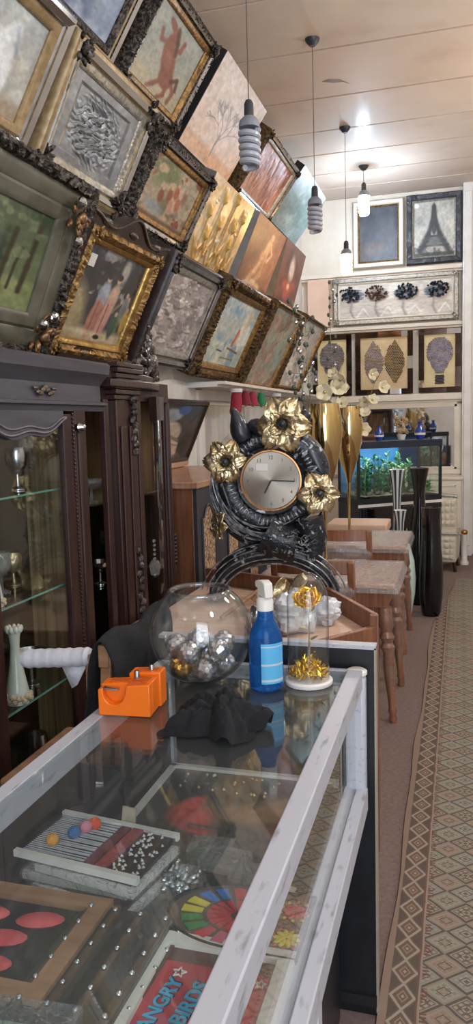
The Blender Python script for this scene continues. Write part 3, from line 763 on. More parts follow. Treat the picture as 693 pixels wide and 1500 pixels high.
def mosaic(label, x0, x1, shape, bg, bead_m):
    z0, z1 = 1.885, 2.60
    M = Matrix(((1, 0, 0, x0), (0, 0, -1, BY - .06), (0, 1, 0, z0), (0, 0, 0, 1)))
    t = thing('mosaic_picture', label, 'picture', M, 'mosaic pictures standing on the back ledge'); w, h = x1 - x0, z1 - z0
    mb = MB(); rr = random.Random(int(x0 * 100)); fw = .06
    for side in range(4):
        L_ = w if side % 2 == 0 else h; n = max(3, int(L_ / .13))
        for k in range(n):
            a, b = L_ * k / n + .001, L_ * (k + 1) / n - .001; tl = rr.uniform(-.005, .005)
            q = [(a, 0), (b, 0), (b, fw), (a, fw)]
            if side == 0: P = q
            elif side == 2: P = [(x, h - y) for x, y in q][::-1]
            elif side == 1: P = [(w - y, x) for x, y in q]
            else: P = [(y, x) for x, y in q][::-1]
            mb.add([(x, y, .02 + tl * (1 if i in (0, 3) else -1)) for i, (x, y) in enumerate(P)] + [(x, y, -.02) for x, y in P],
                   [(0, 1, 2, 3), (4, 7, 6, 5), (0, 4, 5, 1), (1, 5, 6, 2), (2, 6, 7, 3), (3, 7, 4, 0)], m=rr.choice((0, 1, 1, 1, 1, 1, 1)))
    obj('mirror_tile_frame', mb, [mMIRROR, mat('bronze_mirror', '54443c', .12, 1., c2='3e322c', scale=4)], t, ang=0)
    obj('backing', MB().box(.05, w - .05, .05, h - .05, -.03, .0), bg, t)
    mb = MB()
    def ok(u, v): return shape(u, v)
    nu, nv = 26, 34
    for j in range(nv):
        for i in range(nu):
            u = (i + .5 + .5 * (j % 2)) / nu; v = (j + .5) / nv
            s_ = ok(u, v)
            if s_: mb.bead((fw + u * (w - 2 * fw), fw + v * (h - 2 * fw), .008), .0105, m=s_ - 1, h=.008)
    obj('bead_design', mb, bead_m, t, ang=0)
    return t
def balloon(u, v):
    x, y = u - .5, v - .67
    if (x / .42) ** 2 + (y / .28) ** 2 < 1 and abs((v * 8.5) % 1 - .5) < .44: return 1
    if .27 < v < .5 and abs(x) < .13 + (v - .27) * .9: return 1
    if abs(x) < .15 and .06 < v < .24: return 2
    return 0
def wings(u, v):
    for cx, k in ((.28, 1), (.72, 2)):
        x = u - cx; y = v - .52
        if abs(x) < .21 * (1 - (abs(y) / .42) ** 2): 
            if (cx < .5 and x > -.19) or cx > .5: return k
    return 0
mBEADS = mat('silver_lilac_beads', 'b9b2b8', .2, .7, c2='8e8890', scale=30)
mBEADD = mat('smoky_beads', '6a6670', .2, .6, c2='494650', scale=30)
mBEADG = mat('amber_beads', 'a88a58', .2, .6, c2='5f5650', scale=14)
mYBG = mat('primrose_panel', 'd2c298', .5, c2='c6b384', scale=6)
mosaic('beaded balloon picture at the left end of the back ledge, behind the blossoms', -1.715, -1.25, balloon, mYBG, [mBEADS, mBEADD])
mosaic('beaded pair of wings picture in the middle of the back ledge', -1.205, -.545, wings, mat('tan_panel', 'cdb792', .5, c2='bb9f78', scale=5), [mBEADS, mBEADG])
mosaic('beaded balloon picture at the right end of the back ledge', -.48, -.015, balloon, mYBG, [mBEADS, mBEADD])
t = back_picture('dark picture right of the white pilaster', .14, .75, 1.15, 2.0, dict(fw=.06, m=mBLACK, m2=mSILFR), art_dusk())

# ------------------------------------------------------------------ lamps
def cfl(name, label, M, lit=None, cord_h=1.1, rose=True, s=1.):
    t = thing(name, label, 'light bulb', M, 'hanging spiral bulbs')
    mb = MB(); mb.lathe([(.001, 0), (.013, 0), (.02, -.015), (.021, -.07), (.001, -.07)], 16)
    obj('socket', mb, mSOCKET, t, M=SC(s, s, s))
    mb = MB(); mb.lathe([(.001, -.066), (.024, -.066), (.040, -.082), (.044, -.095), (.044, -.112), (.001, -.112)], 20)
    obj('ballast', mb, mBALLAST, t, M=SC(s, s, s))
    mb = MB(); pts = []; nt_ = 5.6
    for i in range(201):
        f = i / 200; a = f * 2 * PI * nt_; r_ = .037 - .003 * f - (.012 * max(0, (f - .92) / .08))
        pts.append((r_ * cos(a), r_ * sin(a), -.118 - .155 * f))
    mb.tube(pts, .0125, 8)
    obj('spiral_tube', mb, lit or mCFLOFF, t, M=SC(s, s, s))
    obj('cord', MB().tube([(0, 0, 0), (0, 0, cord_h)], .0026, 6), mCORD, t)
    if rose: obj('ceiling_rose', MB().lathe([(.001, cord_h - .045), (.02, cord_h - .045), (.045, cord_h - .015), (.05, cord_h), (.001, cord_h)], 18), mSOCKET, t)
    return t
cfl('hanging_bulb', 'unlit grey spiral bulb hanging nearest, in front of the rust red relief', T(-.868, 3.3, 2.945), None, CZ - 2.945)
cfl('hanging_bulb', 'smaller unlit spiral bulb on the long cord in the middle', T(-.98, 5.45, 3.20), None, CZ - 3.20, s=1.12)
mLITW = emit('lit_white_tube', (.62, .80, 1.), 190.)
mLITA = emit('lit_warm_tube', (1., .58, .22), 75.)
cfl('hanging_bulb', 'lit bluish white bulb hanging close under the ceiling at the back', T(-.97, 8.2, 3.985), mLITW, CZ - 3.985, s=1.15)
cfl('hanging_bulb', 'lit warm orange bulb in front of the back wall ledge', T(-1.0, 7.1, 3.185), mLITA, CZ - 3.185, s=1.05)
# peeling ceiling paint
mb = MB(); pl = [(-1.03, 6.12), (-.98, 6.10), (-.9, 6.13), (-.84, 6.22), (-.88, 6.17), (-.95, 6.165), (-.99, 6.14)]
mb.prism(pl, CZ - .004, CZ - .001)
struct('trim_7', mb, mat('bare_board_patch', '7d746a', .8, c2='9a8f82', scale=20), 'flake of peeled paint on the ceiling')

def lamp(name, loc, e, c, size=.12):
    l = bpy.data.lights.new(name, 'POINT'); l.energy = e; l.color = c; l.shadow_soft_size = size
    o = bpy.data.objects.new(name, l); col.objects.link(o); o.location = loc; return o
lamp('unseen_fill_lamp', (1.0, .6, 3.1), 55, (.88, .94, 1.), .15)  # added fill lights out of view, no bulbs modelled, to brighten the shop
lamp('unseen_fill_lamp', (1.0, 3.4, 3.1), 65, (.98, .97, .94), .15)
lamp('unseen_fill_lamp', (1.0, 6.2, 3.1), 50, (1., .93, .85), .15)
l = bpy.data.lights.new('shop_window_daylight', 'AREA'); l.shape = 'RECTANGLE'; l.size = 2.2; l.size_y = 3.4; l.energy = 85; l.color = (.88, .94, 1.)
o = bpy.data.objects.new('shop_window_daylight', l); col.objects.link(o); o.location = (1.15, FY - .05, 1.9); o.rotation_euler = (R(90), 0, 0)
w = bpy.data.worlds.new('sky'); sc.world = w; w.use_nodes = True
w.node_tree.nodes['Background'].inputs[0].default_value = (.72, .84, 1., 1); w.node_tree.nodes['Background'].inputs[1].default_value = 1.0

# ------------------------------------------------------------------ showcase counter
CX0, CX1, CY0, CY1, CT = -.782, -.236, .55, 1.905, .97
t = thing('showcase', 'glass topped display counter with worn white metal rails in the foreground', 'display counter', T(0, 0, 0))
def rail(a, b, w_=.036, h_=.036, name='rail'):
    return obj(name, MB().bar(a, b, w_, h_), mRAIL, t, bevel=.003)
rail((-.254, CY0, CT - .018), (-.254, 1.875, CT - .018), .038, .05)
mb = MB(); mb.bar((-.768, 1.06, CT - .006), (-.768, 1.88, CT - .006), .032, .012); mb.bar((-.7545, 1.06, CT - .03), (-.7545, 1.88, CT - .03), .005, .05)
obj('rail', mb, mRAIL, t, bevel=.002)
rail((-.75, 1.893, CT - .02), (-.27, 1.893, CT - .02), .02, .04)
rail((-.27, CY0, .655), (-.27, 1.88, .655), .012, .05)
rail((-.240, CY0, .635), (-.240, 1.885, .635), .030, .06)
mb = MB(); mb.box(-.275, -.229, 1.870, 1.914, .63, CT - .012)
p = obj('corner_post', mb, mRAIL, t, bevel=.01)
obj('post_cap', MB().lathe([(.001, CT + .004), (.020, CT + .004), (.0265, CT), (.0265, CT - .008), (.023, CT - .012), (.001, CT - .012)], 24, T(-.252, 1.892, 0)), mWHITE, p)
mb = MB(); mb.box(-.782, -.752, 1.88, 1.91, 0, CT - .012); obj('corner_post', mb, mRAIL, t, bevel=.004)
mb = MB(); mb.box(-.262, -.226, 1.17, 1.21, 0, .61); obj('leg', mb, mRAIL, t, bevel=.004)
mb = MB(); mb.box(-.262, -.226, CY0, CY0 + .04, 0, .61); obj('leg', mb, mRAIL, t, bevel=.004)
mb = MB(); mb.box(-.775, -.745, CY0, CY0 + .03, 0, .61); obj('leg', mb, mRAIL, t, bevel=.004)
obj('glass_top', MB().box(-.752, -.275, CY0, 1.88, CT - .006, CT), mTOPGL, t, ang=0)
obj('front_glass', MB().box(-.258, -.254, CY0, 1.87, .66, CT - .045), mGLASS, t, ang=0)
mGREYSH = mat('dusty_grey_shelf', '2c3034', .4, c2='22262a', scale=12, bump=.1)
obj('display_shelf', MB().box(-.75, -.28, CY0, 1.88, .652, .664).box(-.94, -.75, CY0, 1.58, .652, .664), mGREYSH, t)
mb = MB(); mb.box(-.945, -.94, CY0, 1.585, .62, .80); mb.box(-.94, -.76, 1.58, 1.585, .62, .80); mb.box(-.765, -.76, 1.585, 1.88, .62, CT - .055); obj('rear_panel', mb, mBLKPAN, t)
obj('rear_base', MB().box(-.94, -.75, CY0 + .05, 1.57, .03, .62), mBLKPAN, t)
obj('base_panel', MB().box(-.75, -.30, CY0 + .05, 1.86, .03, .62), mBLKPAN, t)
SH = .665
# black panel with a white edge behind it
t = thing('display_board', 'tall black board with a white top edge standing behind the glass counter', 'board', T(0, 0, 0))
obj('panel', MB().box(-.80, -.211, 1.925, 1.955, 0.0, 1.018), mBLKPAN, t)
mb = MB(); mb.box(-.80, -.207, 1.923, 1.957, 1.016, 1.026); mb.box(-.2115, -.207, 1.923, 1.957, 0, 1.02, m=1)
obj('edge_strip', mb, [mRAIL, mat('beige_edge', '9c9486', .5)], t)
obj('kick_strip', MB().box(-.80, -.21, 1.915, 1.926, .03, .06), mBLACK, t)

# ------------------------------------------------------------------ goods in the counter
def flat(x, y, z, rz=0): return T(x, y, z) @ RZ(rz)
# bird panel at the back
def art_bird():
    c = Cv(80, 70, '3c3a38', '34342f'); c.noise(4, '5a544c', .5, .7, .7)
    c.ell(.30, .35, .12, .16, 'd8443e', 30, .3); c.ell(.26, .52, .06, .1, 'dc5048', -20, .3); c.ell(.36, .22, .12, .06, 'c03c38', -20, .3)
    c.ell(.70, .48, .13, .16, 'c08a5c', -20, .4, .8); c.ell(.52, .45, .08, .1, 'a06a4c', 0, .4, .7); c.ell(.85, .3, .12, .1, 'b8663c', 0, .4, .8); c.ell(.8, .62, .14, .12, 'b49a68', 0, .4, .7)
    return c
t = thing('relief_panel', 'white edged panel with a red bird lying at the far end inside the counter', 'picture', flat(-.735, 1.48, SH + .012))
artwork(art_bird(), .43, .37, T(.0, .0, .008), t)
mb = MB(); mb.box(-.012, .004, 0, .37, 0, .016); mb.box(-.012, .44, .36, .376, 0, .016); obj('white_edge', mb, mWHITE, t)
mb = MB(); mb.box(0, .43, 0, .37, -.004, .004); obj('backing', mb, mBLACK, t)
mb = MB(); rr = random.Random(5)
for k in range(22): mb.bead((rr.uniform(.05, .3), rr.uniform(.24, .34), .012), .005)
obj('beads', mb, mPALEG, t, ang=0)
# stack of string frames
LBL = ['flat white framed panel at the bottom of the string picture stack', 'white framed panel second from the bottom of the string picture stack',
       'white framed panel just under the topmost string picture']
for k in range(3):
    t = thing('string_picture', LBL[k], 'picture', flat((-.70, -.735, -.70)[k], (1.345, 1.37, 1.36)[k], SH + .019 * k, (-12, -4, -10)[k]), 'string pictures stacked in the counter')
    obj('frame', frame_mb(.24, .17, [(0, 0), (0, .016), (.012, .016), (.012, .004)], M=T(-.12, -.085, 0)), mWHITE, t, ang=0)
    obj('panel', MB().box(-.11, .11, -.075, .075, .001, .012), mBLACK, t)
    obj('wrapper', MB().box(-.123, .123, -.088, .088, -.0005, .0172), mPLASTIC, t, ang=0)
t = thing('string_picture', 'topmost string picture with white threads, red woven bands and pompoms', 'picture', flat(-.728, 1.375, SH + .058, -7) @ SC(1.05, 1, 1), 'string pictures stacked in the counter')
obj('panel', MB().box(-.135, .135, -.085, .085, 0, .006), mBLACK, t)
mb = MB(); mb.box(-.14, .14, .078, .090, 0, .014); mb.box(-.14, .14, -.090, -.078, 0, .014); obj('frame', mb, mWHITE, t)
mb = MB()
for k in range(24):
    y = -.076 + k * .0066; mb.tube([(-.13, y, .009), (.01, y + .002 * sin(k * 2.), .010)], .0013, 4)
obj('white_threads', mb, mFOAM, t)
mRED = mat('woven_red', 'b0454a', .8, c2='8c3038', scale=90, bump=.4)
obj('woven_band', MB().box(.012, .034, -.077, .077, .006, .011), mat('woven_maroon', '7c2c3a', .8, c2='5c2030', scale=90), t)
obj('woven_band', MB().box(.039, .062, -.077, .077, .006, .012), mRED, t)
mb = MB(); rr = random.Random(8)
for k in range(60): mb.bead((rr.uniform(.068, .128), rr.uniform(-.074, .074), .009), .005)
obj('glitter_stones', mb, mSILVER, t, ang=0)
for (x, y, h) in ((-.04, .052, 'f0582a'), (-.05, .033, 'e08aa0'), (-.085, -.035, 'e8a030'), (-.06, .005, '3f6fb0')):
    mb = MB(); mb.sph((x, y, .018), .014, 12, 8); obj('pompom', mb, mat('pompom_' + h, h, .9, bump=.5, bscale=200), t)
# brown wooden leaf frame at lower left
t = thing('leaf_picture', 'brown wooden frame with pink red leaf shapes at the near left of the counter', 'picture', flat(-.72, 1.105, SH + .03, 0), 'wooden framed panels in the counter')
obj('frame', frame_mb(.34, .27, [(0, -.012), (0, .014), (.034, .014), (.034, 0)], M=T(-.25, -.135, 0)), mSKINWOOD, t, ang=0)
obj('panel', MB().box(-.217, .057, -.102, .102, -.010, .002), mBLACK, t)
for (x, y, rz) in ((-.13, .05, 8), (-.02, .055, 14), (-.15, -.005, 4), (-.06, -.005, 10), (-.17, -.06, 0), (-.05, -.07, 8)):
    mb = MB(); mb.sph((0, 0, 0), (.046, .022, .008), 14, 6, T(x, y, .006) @ RZ(rz)); obj('red_leaf', mb, mat('felt_red_leaf%d' % int(x * 100 + y * 7000), 'd65a5a', .8, c2='b8444a', scale=30), t)
# studded trays under it
for k, l in enumerate(('dark studded tray lying lowest beside the brown wooden frame', 'dark studded tray stacked on the lower studded tray')):
    t = thing('studded_tray', l, 'tray', flat(-.565 - .02 * k, 1.09, SH + .022 * k, -3 + 2 * k), 'studded trays in the counter')
    obj('tray', MB().box(-.10, .08, -.14, .14, 0, .012), mat('dark_olive_tray%d' % k, '3a3832', .5), t, bevel=.002)
    mb = MB(); mst = MB()
    for i in range(4):
        x = -.085 + i * .05; mb.box(x, x + .012, -.135, .135, .012, .02)
        for j in range(6): mst.sph((x + .006, -.12 + .048 * j, .022), .0055, 8, 5)
    obj('bars', mb, mat('brown_bar%d' % k, '5c4a38', .5), t); obj('studs', mst, mSILVER, t)
# pointed stained glass style board
t = thing('mosaic_board', 'dark arched board with coloured petal inlays beside the white framed red picture', 'board', flat(-.405, 1.275, SH + .012, 0))
n = 24; pl = [(.14, .09)] + [(.02 - .145 * sin(PI * i / n), .09 * cos(PI * i / n)) for i in range(n + 1)] + [(.14, -.09)]
obj('board', MB().prism(pl, -.01, .012), mat('grey_brown_board', '6b5b50', .6, c2='574840', scale=20), t, bevel=.003)
obj('rim', MB().tube([(x * 1.0, y, .012) for x, y in pl], .004, 6, closed=True), mBLACK, t)
cols = {'red': 'd83c48', 'blue': '3c7fd0', 'yellow': 'e0cf4c', 'green': '3f9050', 'pink': 'd85a80'}
mINL = {k: mat('inlay_' + k, v, .3, coat=.4) for k, v in cols.items()}
seq = ['pink', 'red', 'green', 'green', 'yellow', 'yellow', 'blue', 'blue', 'red']
for k in range(9):
    a0 = PI * .5 + PI * k / 9 + .06; a1 = PI * .5 + PI * (k + 1) / 9 - .06
    for (r0, r1, cc) in ((.012, .044, 'red'), (.052, .082, seq[8 - k])):
        q = [(.012 + r * cos(a) * 1.35, r * sin(a)) for r, a in ((r0, a0), (r1, a0), (r1, a1), (r0, a1))]
        obj('inlay', MB().prism(q, .012, .0145), mINL[cc], t)
for (cx, cy, c1, c2) in ((.052, .040, 'yellow', 'green'), (.046, -.042, 'blue', 'red'), (.112, .038, 'red', 'yellow'), (.112, -.040, 'yellow', 'red')):
    mb = MB(); m2 = MB()
    for k in range(10):
        mb.sph((0, 0, 0), (.012, .005, .003), 8, 4, T(cx, cy, .013) @ RZ(k * 36) @ T(.014, 0, 0))
        m2.sph((0, 0, 0), (.004, .004, .002), 6, 4, T(cx, cy, .013) @ RZ(k * 36 + 18) @ T(.028, 0, 0))
    f_ = obj('flower_inlay', mb, mINL[c1], t); obj('dot_inlay', m2, mINL[c2], f_)
# white frame with block letters
t = thing('lettered_picture', 'white framed red picture with bright blue block lettering', 'picture', flat(-.363, 1.085, SH + .012, 0), 'lettered picture in the counter')
obj('frame', frame_mb(.25, .25, [(0, -.01), (0, .014), (.028, .014), (.028, 0)], M=T(-.155, -.13, 0)), mWHITE, t, ang=0)
obj('panel', MB().box(-.13, .07, -.105, .095, -.008, .002), mat('raspberry_card', 'bf3c4a', .5, c2='b03442', scale=6), t)
obj('brown_band', MB().box(-.13, .07, .062, .094, .002, .004), mat('brown_band', '5c3a34', .6), t)
mLET = mat('letter_blue', '3fb0dc', .5); mLETD = mat('letter_shadow', '20304c', .5)
def text(s, size, M, m, parent, name, ext=.0012):
    cu = bpy.data.curves.new(name, 'FONT'); cu.body = s; cu.size = size; cu.extrude = ext; cu.align_x = 'CENTER'; cu.offset = size * .02
    tmp = bpy.data.objects.new('tmp', cu); col.objects.link(tmp)
    dg = bpy.context.evaluated_depsgraph_get(); me = bpy.data.meshes.new_from_object(tmp.evaluated_get(dg))
    bpy.data.objects.remove(tmp); bpy.data.curves.remove(cu)
    me.materials.clear(); me.materials.append(m)
    o = bpy.data.objects.new(name, me); col.objects.link(o); o.parent = parent; o.matrix_basis = M; return o
for (s_, x, y, z_) in (('ANGRY', -.085, -.040, .036), ('BIRDS', -.038, -.028, .038)):
    Mt = T(x, y, .0035) @ RZ(82)
    text(s_, z_, Mt @ T(.002, -.002, -.001), mLETD, t, 'letter_outline'); text(s_, z_ * .96, Mt, mLET, t, 'lettering')
for (x, y, s_) in ((-.02, .045, .013), (.012, .018, .010), (.05, .04, .010), (-.09, .035, .012)):
    pl = [((s_ if k % 2 == 0 else s_ * .45) * cos(PI / 2 + k * PI / 5), (s_ if k % 2 == 0 else s_ * .45) * sin(PI / 2 + k * PI / 5)) for k in range(10)]
    obj('star', MB().tube([(x + a, y + b, .004) for a, b in pl], .0018, 5, closed=True), mWHITE, t)
# clear box at the near end, small boxes at the far right
t = thing('plastic_box', 'clear plastic box with pale green contents at the near end of the counter', 'box', flat(-.66, .90, SH, 4))
obj('box', MB().box(-.11, .11, -.07, .07, 0, .05), mPLASTIC, t, ang=0, bevel=.006)
obj('contents', MB().box(-.09, .07, -.05, .045, .004, .03), mat('pale_green_soap', '7fae94', .6), t, bevel=.01)
mSMOKE = mat('smoky_case', '4c4f52', .25, c2='3c3f42', scale=20)
for k, (x, y, rz, l) in enumerate(((-.47, 1.44, -6, 'dark flat case with two silver rings nearest the arched board'), (-.40, 1.42, -4, 'dark flat case with two silver rings beside the counter front glass'), (-.52, 1.50, 4, 'dark flat case with rings lying against the bird panel'))):
    t = thing('ring_case', l, 'case', flat(x, y, SH + .002 + .016 * (k == 0), rz), 'flat cases in the counter')
    obj('case', MB().box(-.045, .045, -.03, .03, 0, .014), mSMOKE, t, bevel=.003)
    for s_ in (-.02, .02):
        obj('ring', MB().lathe([(.006, .014), (.011, .014), (.0105, .018), (.0065, .018), (.006, .014)], 16, T(s_, .003, 0)), mSILVER, t)
    obj('wrapper', MB().box(-.048, .048, -.033, .033, -.001, .0205), mPLASTIC, t, ang=0)
for (x, y, rz, l) in ((-.335, 1.40, -15, 'small cream jewellery card nearer the far end, by the front glass'), (-.32, 1.33, -18, 'small cream jewellery card below the other card, by the front glass')):
    t = thing('jewellery_card', l, 'card', flat(x, y, SH + .002, rz), 'cream cards in the counter')
    obj('card', MB().box(-.018, .018, -.022, .022, 0, .003), mCREAM, t)
    obj('earring', MB().lathe([(.003, .003), (.007, .003), (.007, .007), (.003, .007)], 12), mSILVER, t)
t = thing('cardboard_tag', 'small tan cardboard tag standing behind the string pictures', 'card', flat(-.70, 1.47, SH + .07, -8))
mb = MB(); mb.box(-.017, .017, -.002, .002, -.07, .03, RX(-12)); obj('card', mb, mat('tan_card', 'b5a78e', .7), t)
tag(obj('silver_strip', MB().box(-.05, .05, -.004, .004, 0, .006, flat(-.545, 1.555, SH + .024, -4)), mSILVER, None), 'thin silver strip lying at the front edge of the bird panel', 'strip')
t = thing('crystal_bag', 'clear plastic bag of glassy beads between the string pictures and arched board', 'bag', flat(-.545, 1.38, SH, 0))
mb = MB(); rr = random.Random(12)
for k in range(40): mb.sph((rr.uniform(-.03, .03), rr.uniform(-.045, .045), rr.uniform(.008, .02)), .008, 7, 5)
obj('beads', mb, mSILVER, t)
mb = MB(); mb.grid(lambda u, v: (-.045 + .09 * u + .004 * sin(v * 31), -.06 + .12 * v, .004 + .03 * sin(PI * u) * sin(PI * v) + .004 * sin(u * 40 + v * 23)), 18, 18); obj('wrapper', mb, mPLASTIC, t)

# ------------------------------------------------------------------ things on the counter
GT = CT + .001
# tape dispenser
t = thing('tape_dispenser', 'orange plastic tape dispenser block on the left of the counter glass', 'tape dispenser', T(-.762, 1.474, GT) @ RZ(5))
n = 14; W_ = .118; D_ = .062; Hh = .066
arc = [(.012 + .024 + .024 * cos(PI + PI * i / n), Hh - .018 + .024 * -abs(sin(PI * i / n)) + .0) for i in range(n + 1)]
front = [(0, 0), (W_, 0), (W_, Hh + .006), (.062, Hh + .004)] + [(x, z) for x, z in reversed(arc)] + [(.008, Hh), (0, Hh - .004)]
front = [(0, 0), (W_, 0), (W_, Hh + .006), (.066, Hh + .002), (.062, Hh - .018)] + list(reversed(arc))[1:-1] + [(.012, Hh - .018), (.010, Hh - .006), (0, Hh - .008)]
M_ = RX(90)
obj('front_block', MB().prism(front, -D_ * .35, 0, M_), mORANGE, t, bevel=.002)
blk = [(0, 0), (W_, 0), (W_, Hh + .006), (0, Hh - .002)]
obj('body', MB().prism(blk, -D_, -D_ * .35, M_), mORANGE, t, bevel=.002)
obj('pen_block', MB().prism([(.05, 0), (W_ + .006, 0), (W_ + .006, Hh + .014), (.05, Hh + .010)], -D_ * 1.75, -D_ * 1.04, M_), mORANGE, t, bevel=.003)
for a in ((.068, .108, .006, .018), (.02, .06, .030, .05), (.072, .108, .030, .05), (.065, .112, .075, .098)):
    obj('recess', MB().box(a[0], a[1], a[2], a[3], Hh - .01, Hh + .0075 + (.006 if a[2] > .07 else (-.004 if a[0] < .05 else 0))), mORANGED, t)
mb = MB(); mb.box(.006, .042, .004, .016, Hh - .008, Hh - .004, RY(4)); obj('cutter_blade', mb, mSILVER, t)
for (x, y) in ((.078, .04), (.098, .085)):
    obj('metal_knob', MB().lathe([(.001, Hh), (.006, Hh), (.006, Hh + .022), (.005, Hh + .025), (.001, Hh + .025)], 14, T(x, y, 0)), mSILVER, t)
# black cloth heap
def heap(u, v):
    x = (u - .5) * 2; y = (v - .5) * 2; r_ = math.sqrt(x * x + y * y)
    ed = 1 + .14 * sin(5 * math.atan2(y, x) + 1) + .08 * sin(9 * math.atan2(y, x))
    f = max(0., 1 - (r_ / ed / .92) ** 2.2)
    nz = mnoise.noise(Vector((x * 2.2, y * 2.2, 3.))) * .5 + .55 * abs(mnoise.noise(Vector((x * 3.5 + 2, y * 3.5, 1.)))) - .45 * abs(mnoise.noise(Vector((x * 7 + 5, y * 7, 4.))))
    return (x * .096 * ed, y * .080 * ed, .002 + f ** .5 * (.052 + .055 * nz) + .014 * (f > 0) * abs(sin(9 * x + 6 * y + 7 * nz)) * f)
tag(obj('cloth_heap', MB().grid(heap, 46, 46), mFABRIC, None, ang=80, sub=1, M=T(-.486, 1.475, GT)), 'crumpled black cloth lying on the counter glass', 'cloth')
# blue spray bottle
t = thing('spray_bottle', 'blue bottle of liquid with a white spray head standing on the counter', 'bottle', T(-.443, 1.72, GT))
mBLUE, nt_, out_ = nodes('blue_liquid')
b_ = nt_.nodes.new('ShaderNodeBsdfPrincipled'); b_.inputs['Base Color'].default_value = (*hexc('1a66c4'), 1); b_.inputs['Roughness'].default_value = .08
b_.inputs['Transmission Weight'].default_value = .7; b_.inputs['IOR'].default_value = 1.25
nz_ = nt_.nodes.new('ShaderNodeTexNoise'); nz_.inputs['Scale'].default_value = 14
rp_ = nt_.nodes.new('ShaderNodeValToRGB'); rp_.color_ramp.elements[0].color = (*hexc('0d4fae'), 1); rp_.color_ramp.elements[1].color = (*hexc('3a94e4'), 1)
nt_.links.new(nz_.outputs[0], rp_.inputs[0]); nt_.links.new(rp_.outputs[0], b_.inputs['Base Color']); nt_.links.new(b_.outputs[0], out_.inputs[0])
obj('bottle', MB().lathe([(.001, 0), (.034, 0), (.040, .006), (.041, .02), (.0405, .115), (.037, .138), (.028, .155), (.021, .168), (.0185, .178), (.0185, .196), (.001, .196)], 32), mBLUE, t)
def lab(a0, a1, r, z0, z1):
    return MB().lathe([(r, z0), (r, z1)], 14, a0=a0, a1=a1)
mSTRIPEW = mat('label_print', 'b4c6d4', .4, c2='c8b8bc', scale=60)
lb = obj('label', lab(R(-92), R(-8), .0418, .022, .118), mat('pale_blue_label', '5fb4e0', .4, c2='4aa0d4', scale=4), t)
for z0, z1 in ((.108, .113), (.064, .071), (.026, .034)): obj('label_stripe', lab(R(-92), R(-8), .0421, z0 + .001, z1 - .0015), mSTRIPEW, lb)
mb = MB(); mb.lathe([(.001, .19), (.020, .19), (.020, .214), (.015, .222), (.001, .222)], 20)
obj('collar', mb, mWHITE, t)
mb = MB(); mb.prism([(-.026, .222), (.012, .222), (.014, .238), (.030, .242), (.030, .256), (-.004, .262), (-.022, .256)], -.011, .011, RZ(130) @ RX(90))
obj('spray_head', mb, mWHITE, t, bevel=.003)
mb = MB(); mb.prism([(.016, .226), (.022, .236), (.026, .236), (.034, .206), (.030, .204)], -.006, .006, RZ(130) @ RX(90)); obj('trigger', mb, mWHITE, t, bevel=.001)
# golden rose under a glass dome
t = thing('glass_dome', 'golden rose under a glass dome on a white round base on the counter', 'ornament', T(-.352, 1.775, GT))
obj('base', MB().lathe([(.001, 0), (.056, 0), (.058, .003), (.058, .009), (.054, .013), (.001, .013)], 40), mWHITE, t)
prof = [(.050, .013), (.050, .20)] + [(.050 * cos(PI / 2 * i / 10), .20 + .072 * sin(PI / 2 * i / 10)) for i in range(1, 11)]
obj('dome', MB().lathe(prof, 40), mDOMEGL, t, ang=80)
def rose(mb, M, s_, rings=((.2, 4, 62), (.45, 5, 45), (.75, 6, 22), (1., 7, 2))):
    for (r_, n, el) in rings:
        for k in range(n):
            a = 360 * k / n + r_ * 70
            Mp = M @ RZ(a) @ T(s_ * r_ * .45, 0, 0) @ RY(-el)
            mb.grid(lambda u, v: (s_ * .62 * v, s_ * .62 * (u - .5) * (.5 + 1.1 * sin(PI * min(1, v * .85 + .15))), s_ * .22 * (v * v - .5 * abs(u - .5)) + s_ * .05 * sin(6 * u)), 6, 6, Mp)
mb = MB(); rose(mb, T(0, -.003, .208) @ RX(35), .033); obj('rose_head', mb, mYGOLD, t, ang=60, solid=.0006)
obj('stem', MB().tube([(0, .004, .03), (.003, .004, .12), (0, .0, .20)], .0028, 6), mPALEG, t)
mb = MB()
for (z, a, s_) in ((.10, 20, .03), (.13, 190, .026), (.17, 60, .03), (.185, 235, .034)):
    mb.grid(lambda u, v: (s_ * v, s_ * .7 * (u - .5) * sin(PI * v), s_ * .3 * (v - v * v)), 5, 6, T(0, .003, z) @ RZ(a) @ RY(-30))
obj('leaf', mb, mPALEG, t, ang=60)
mb = MB(); rr = random.Random(21)
for k in range(340):
    a = rr.uniform(0, 2 * PI); d = .043 * math.sqrt(rr.random()); M = T(d * cos(a), d * sin(a), .014 + (.058 - d) * rr.uniform(.1, .95)) @ RZ(rr.uniform(0, 360)) @ RY(rr.uniform(-80, 10))
    mb.add([(0, -.003, 0), (.02, 0, .002), (0, .003, 0), (.008, 0, .004)], [(0, 1, 3), (3, 1, 2)], M)
tn = obj('tinsel_bed', mb, mTINSEL, t, ang=0); tn['kind'] = 'stuff'
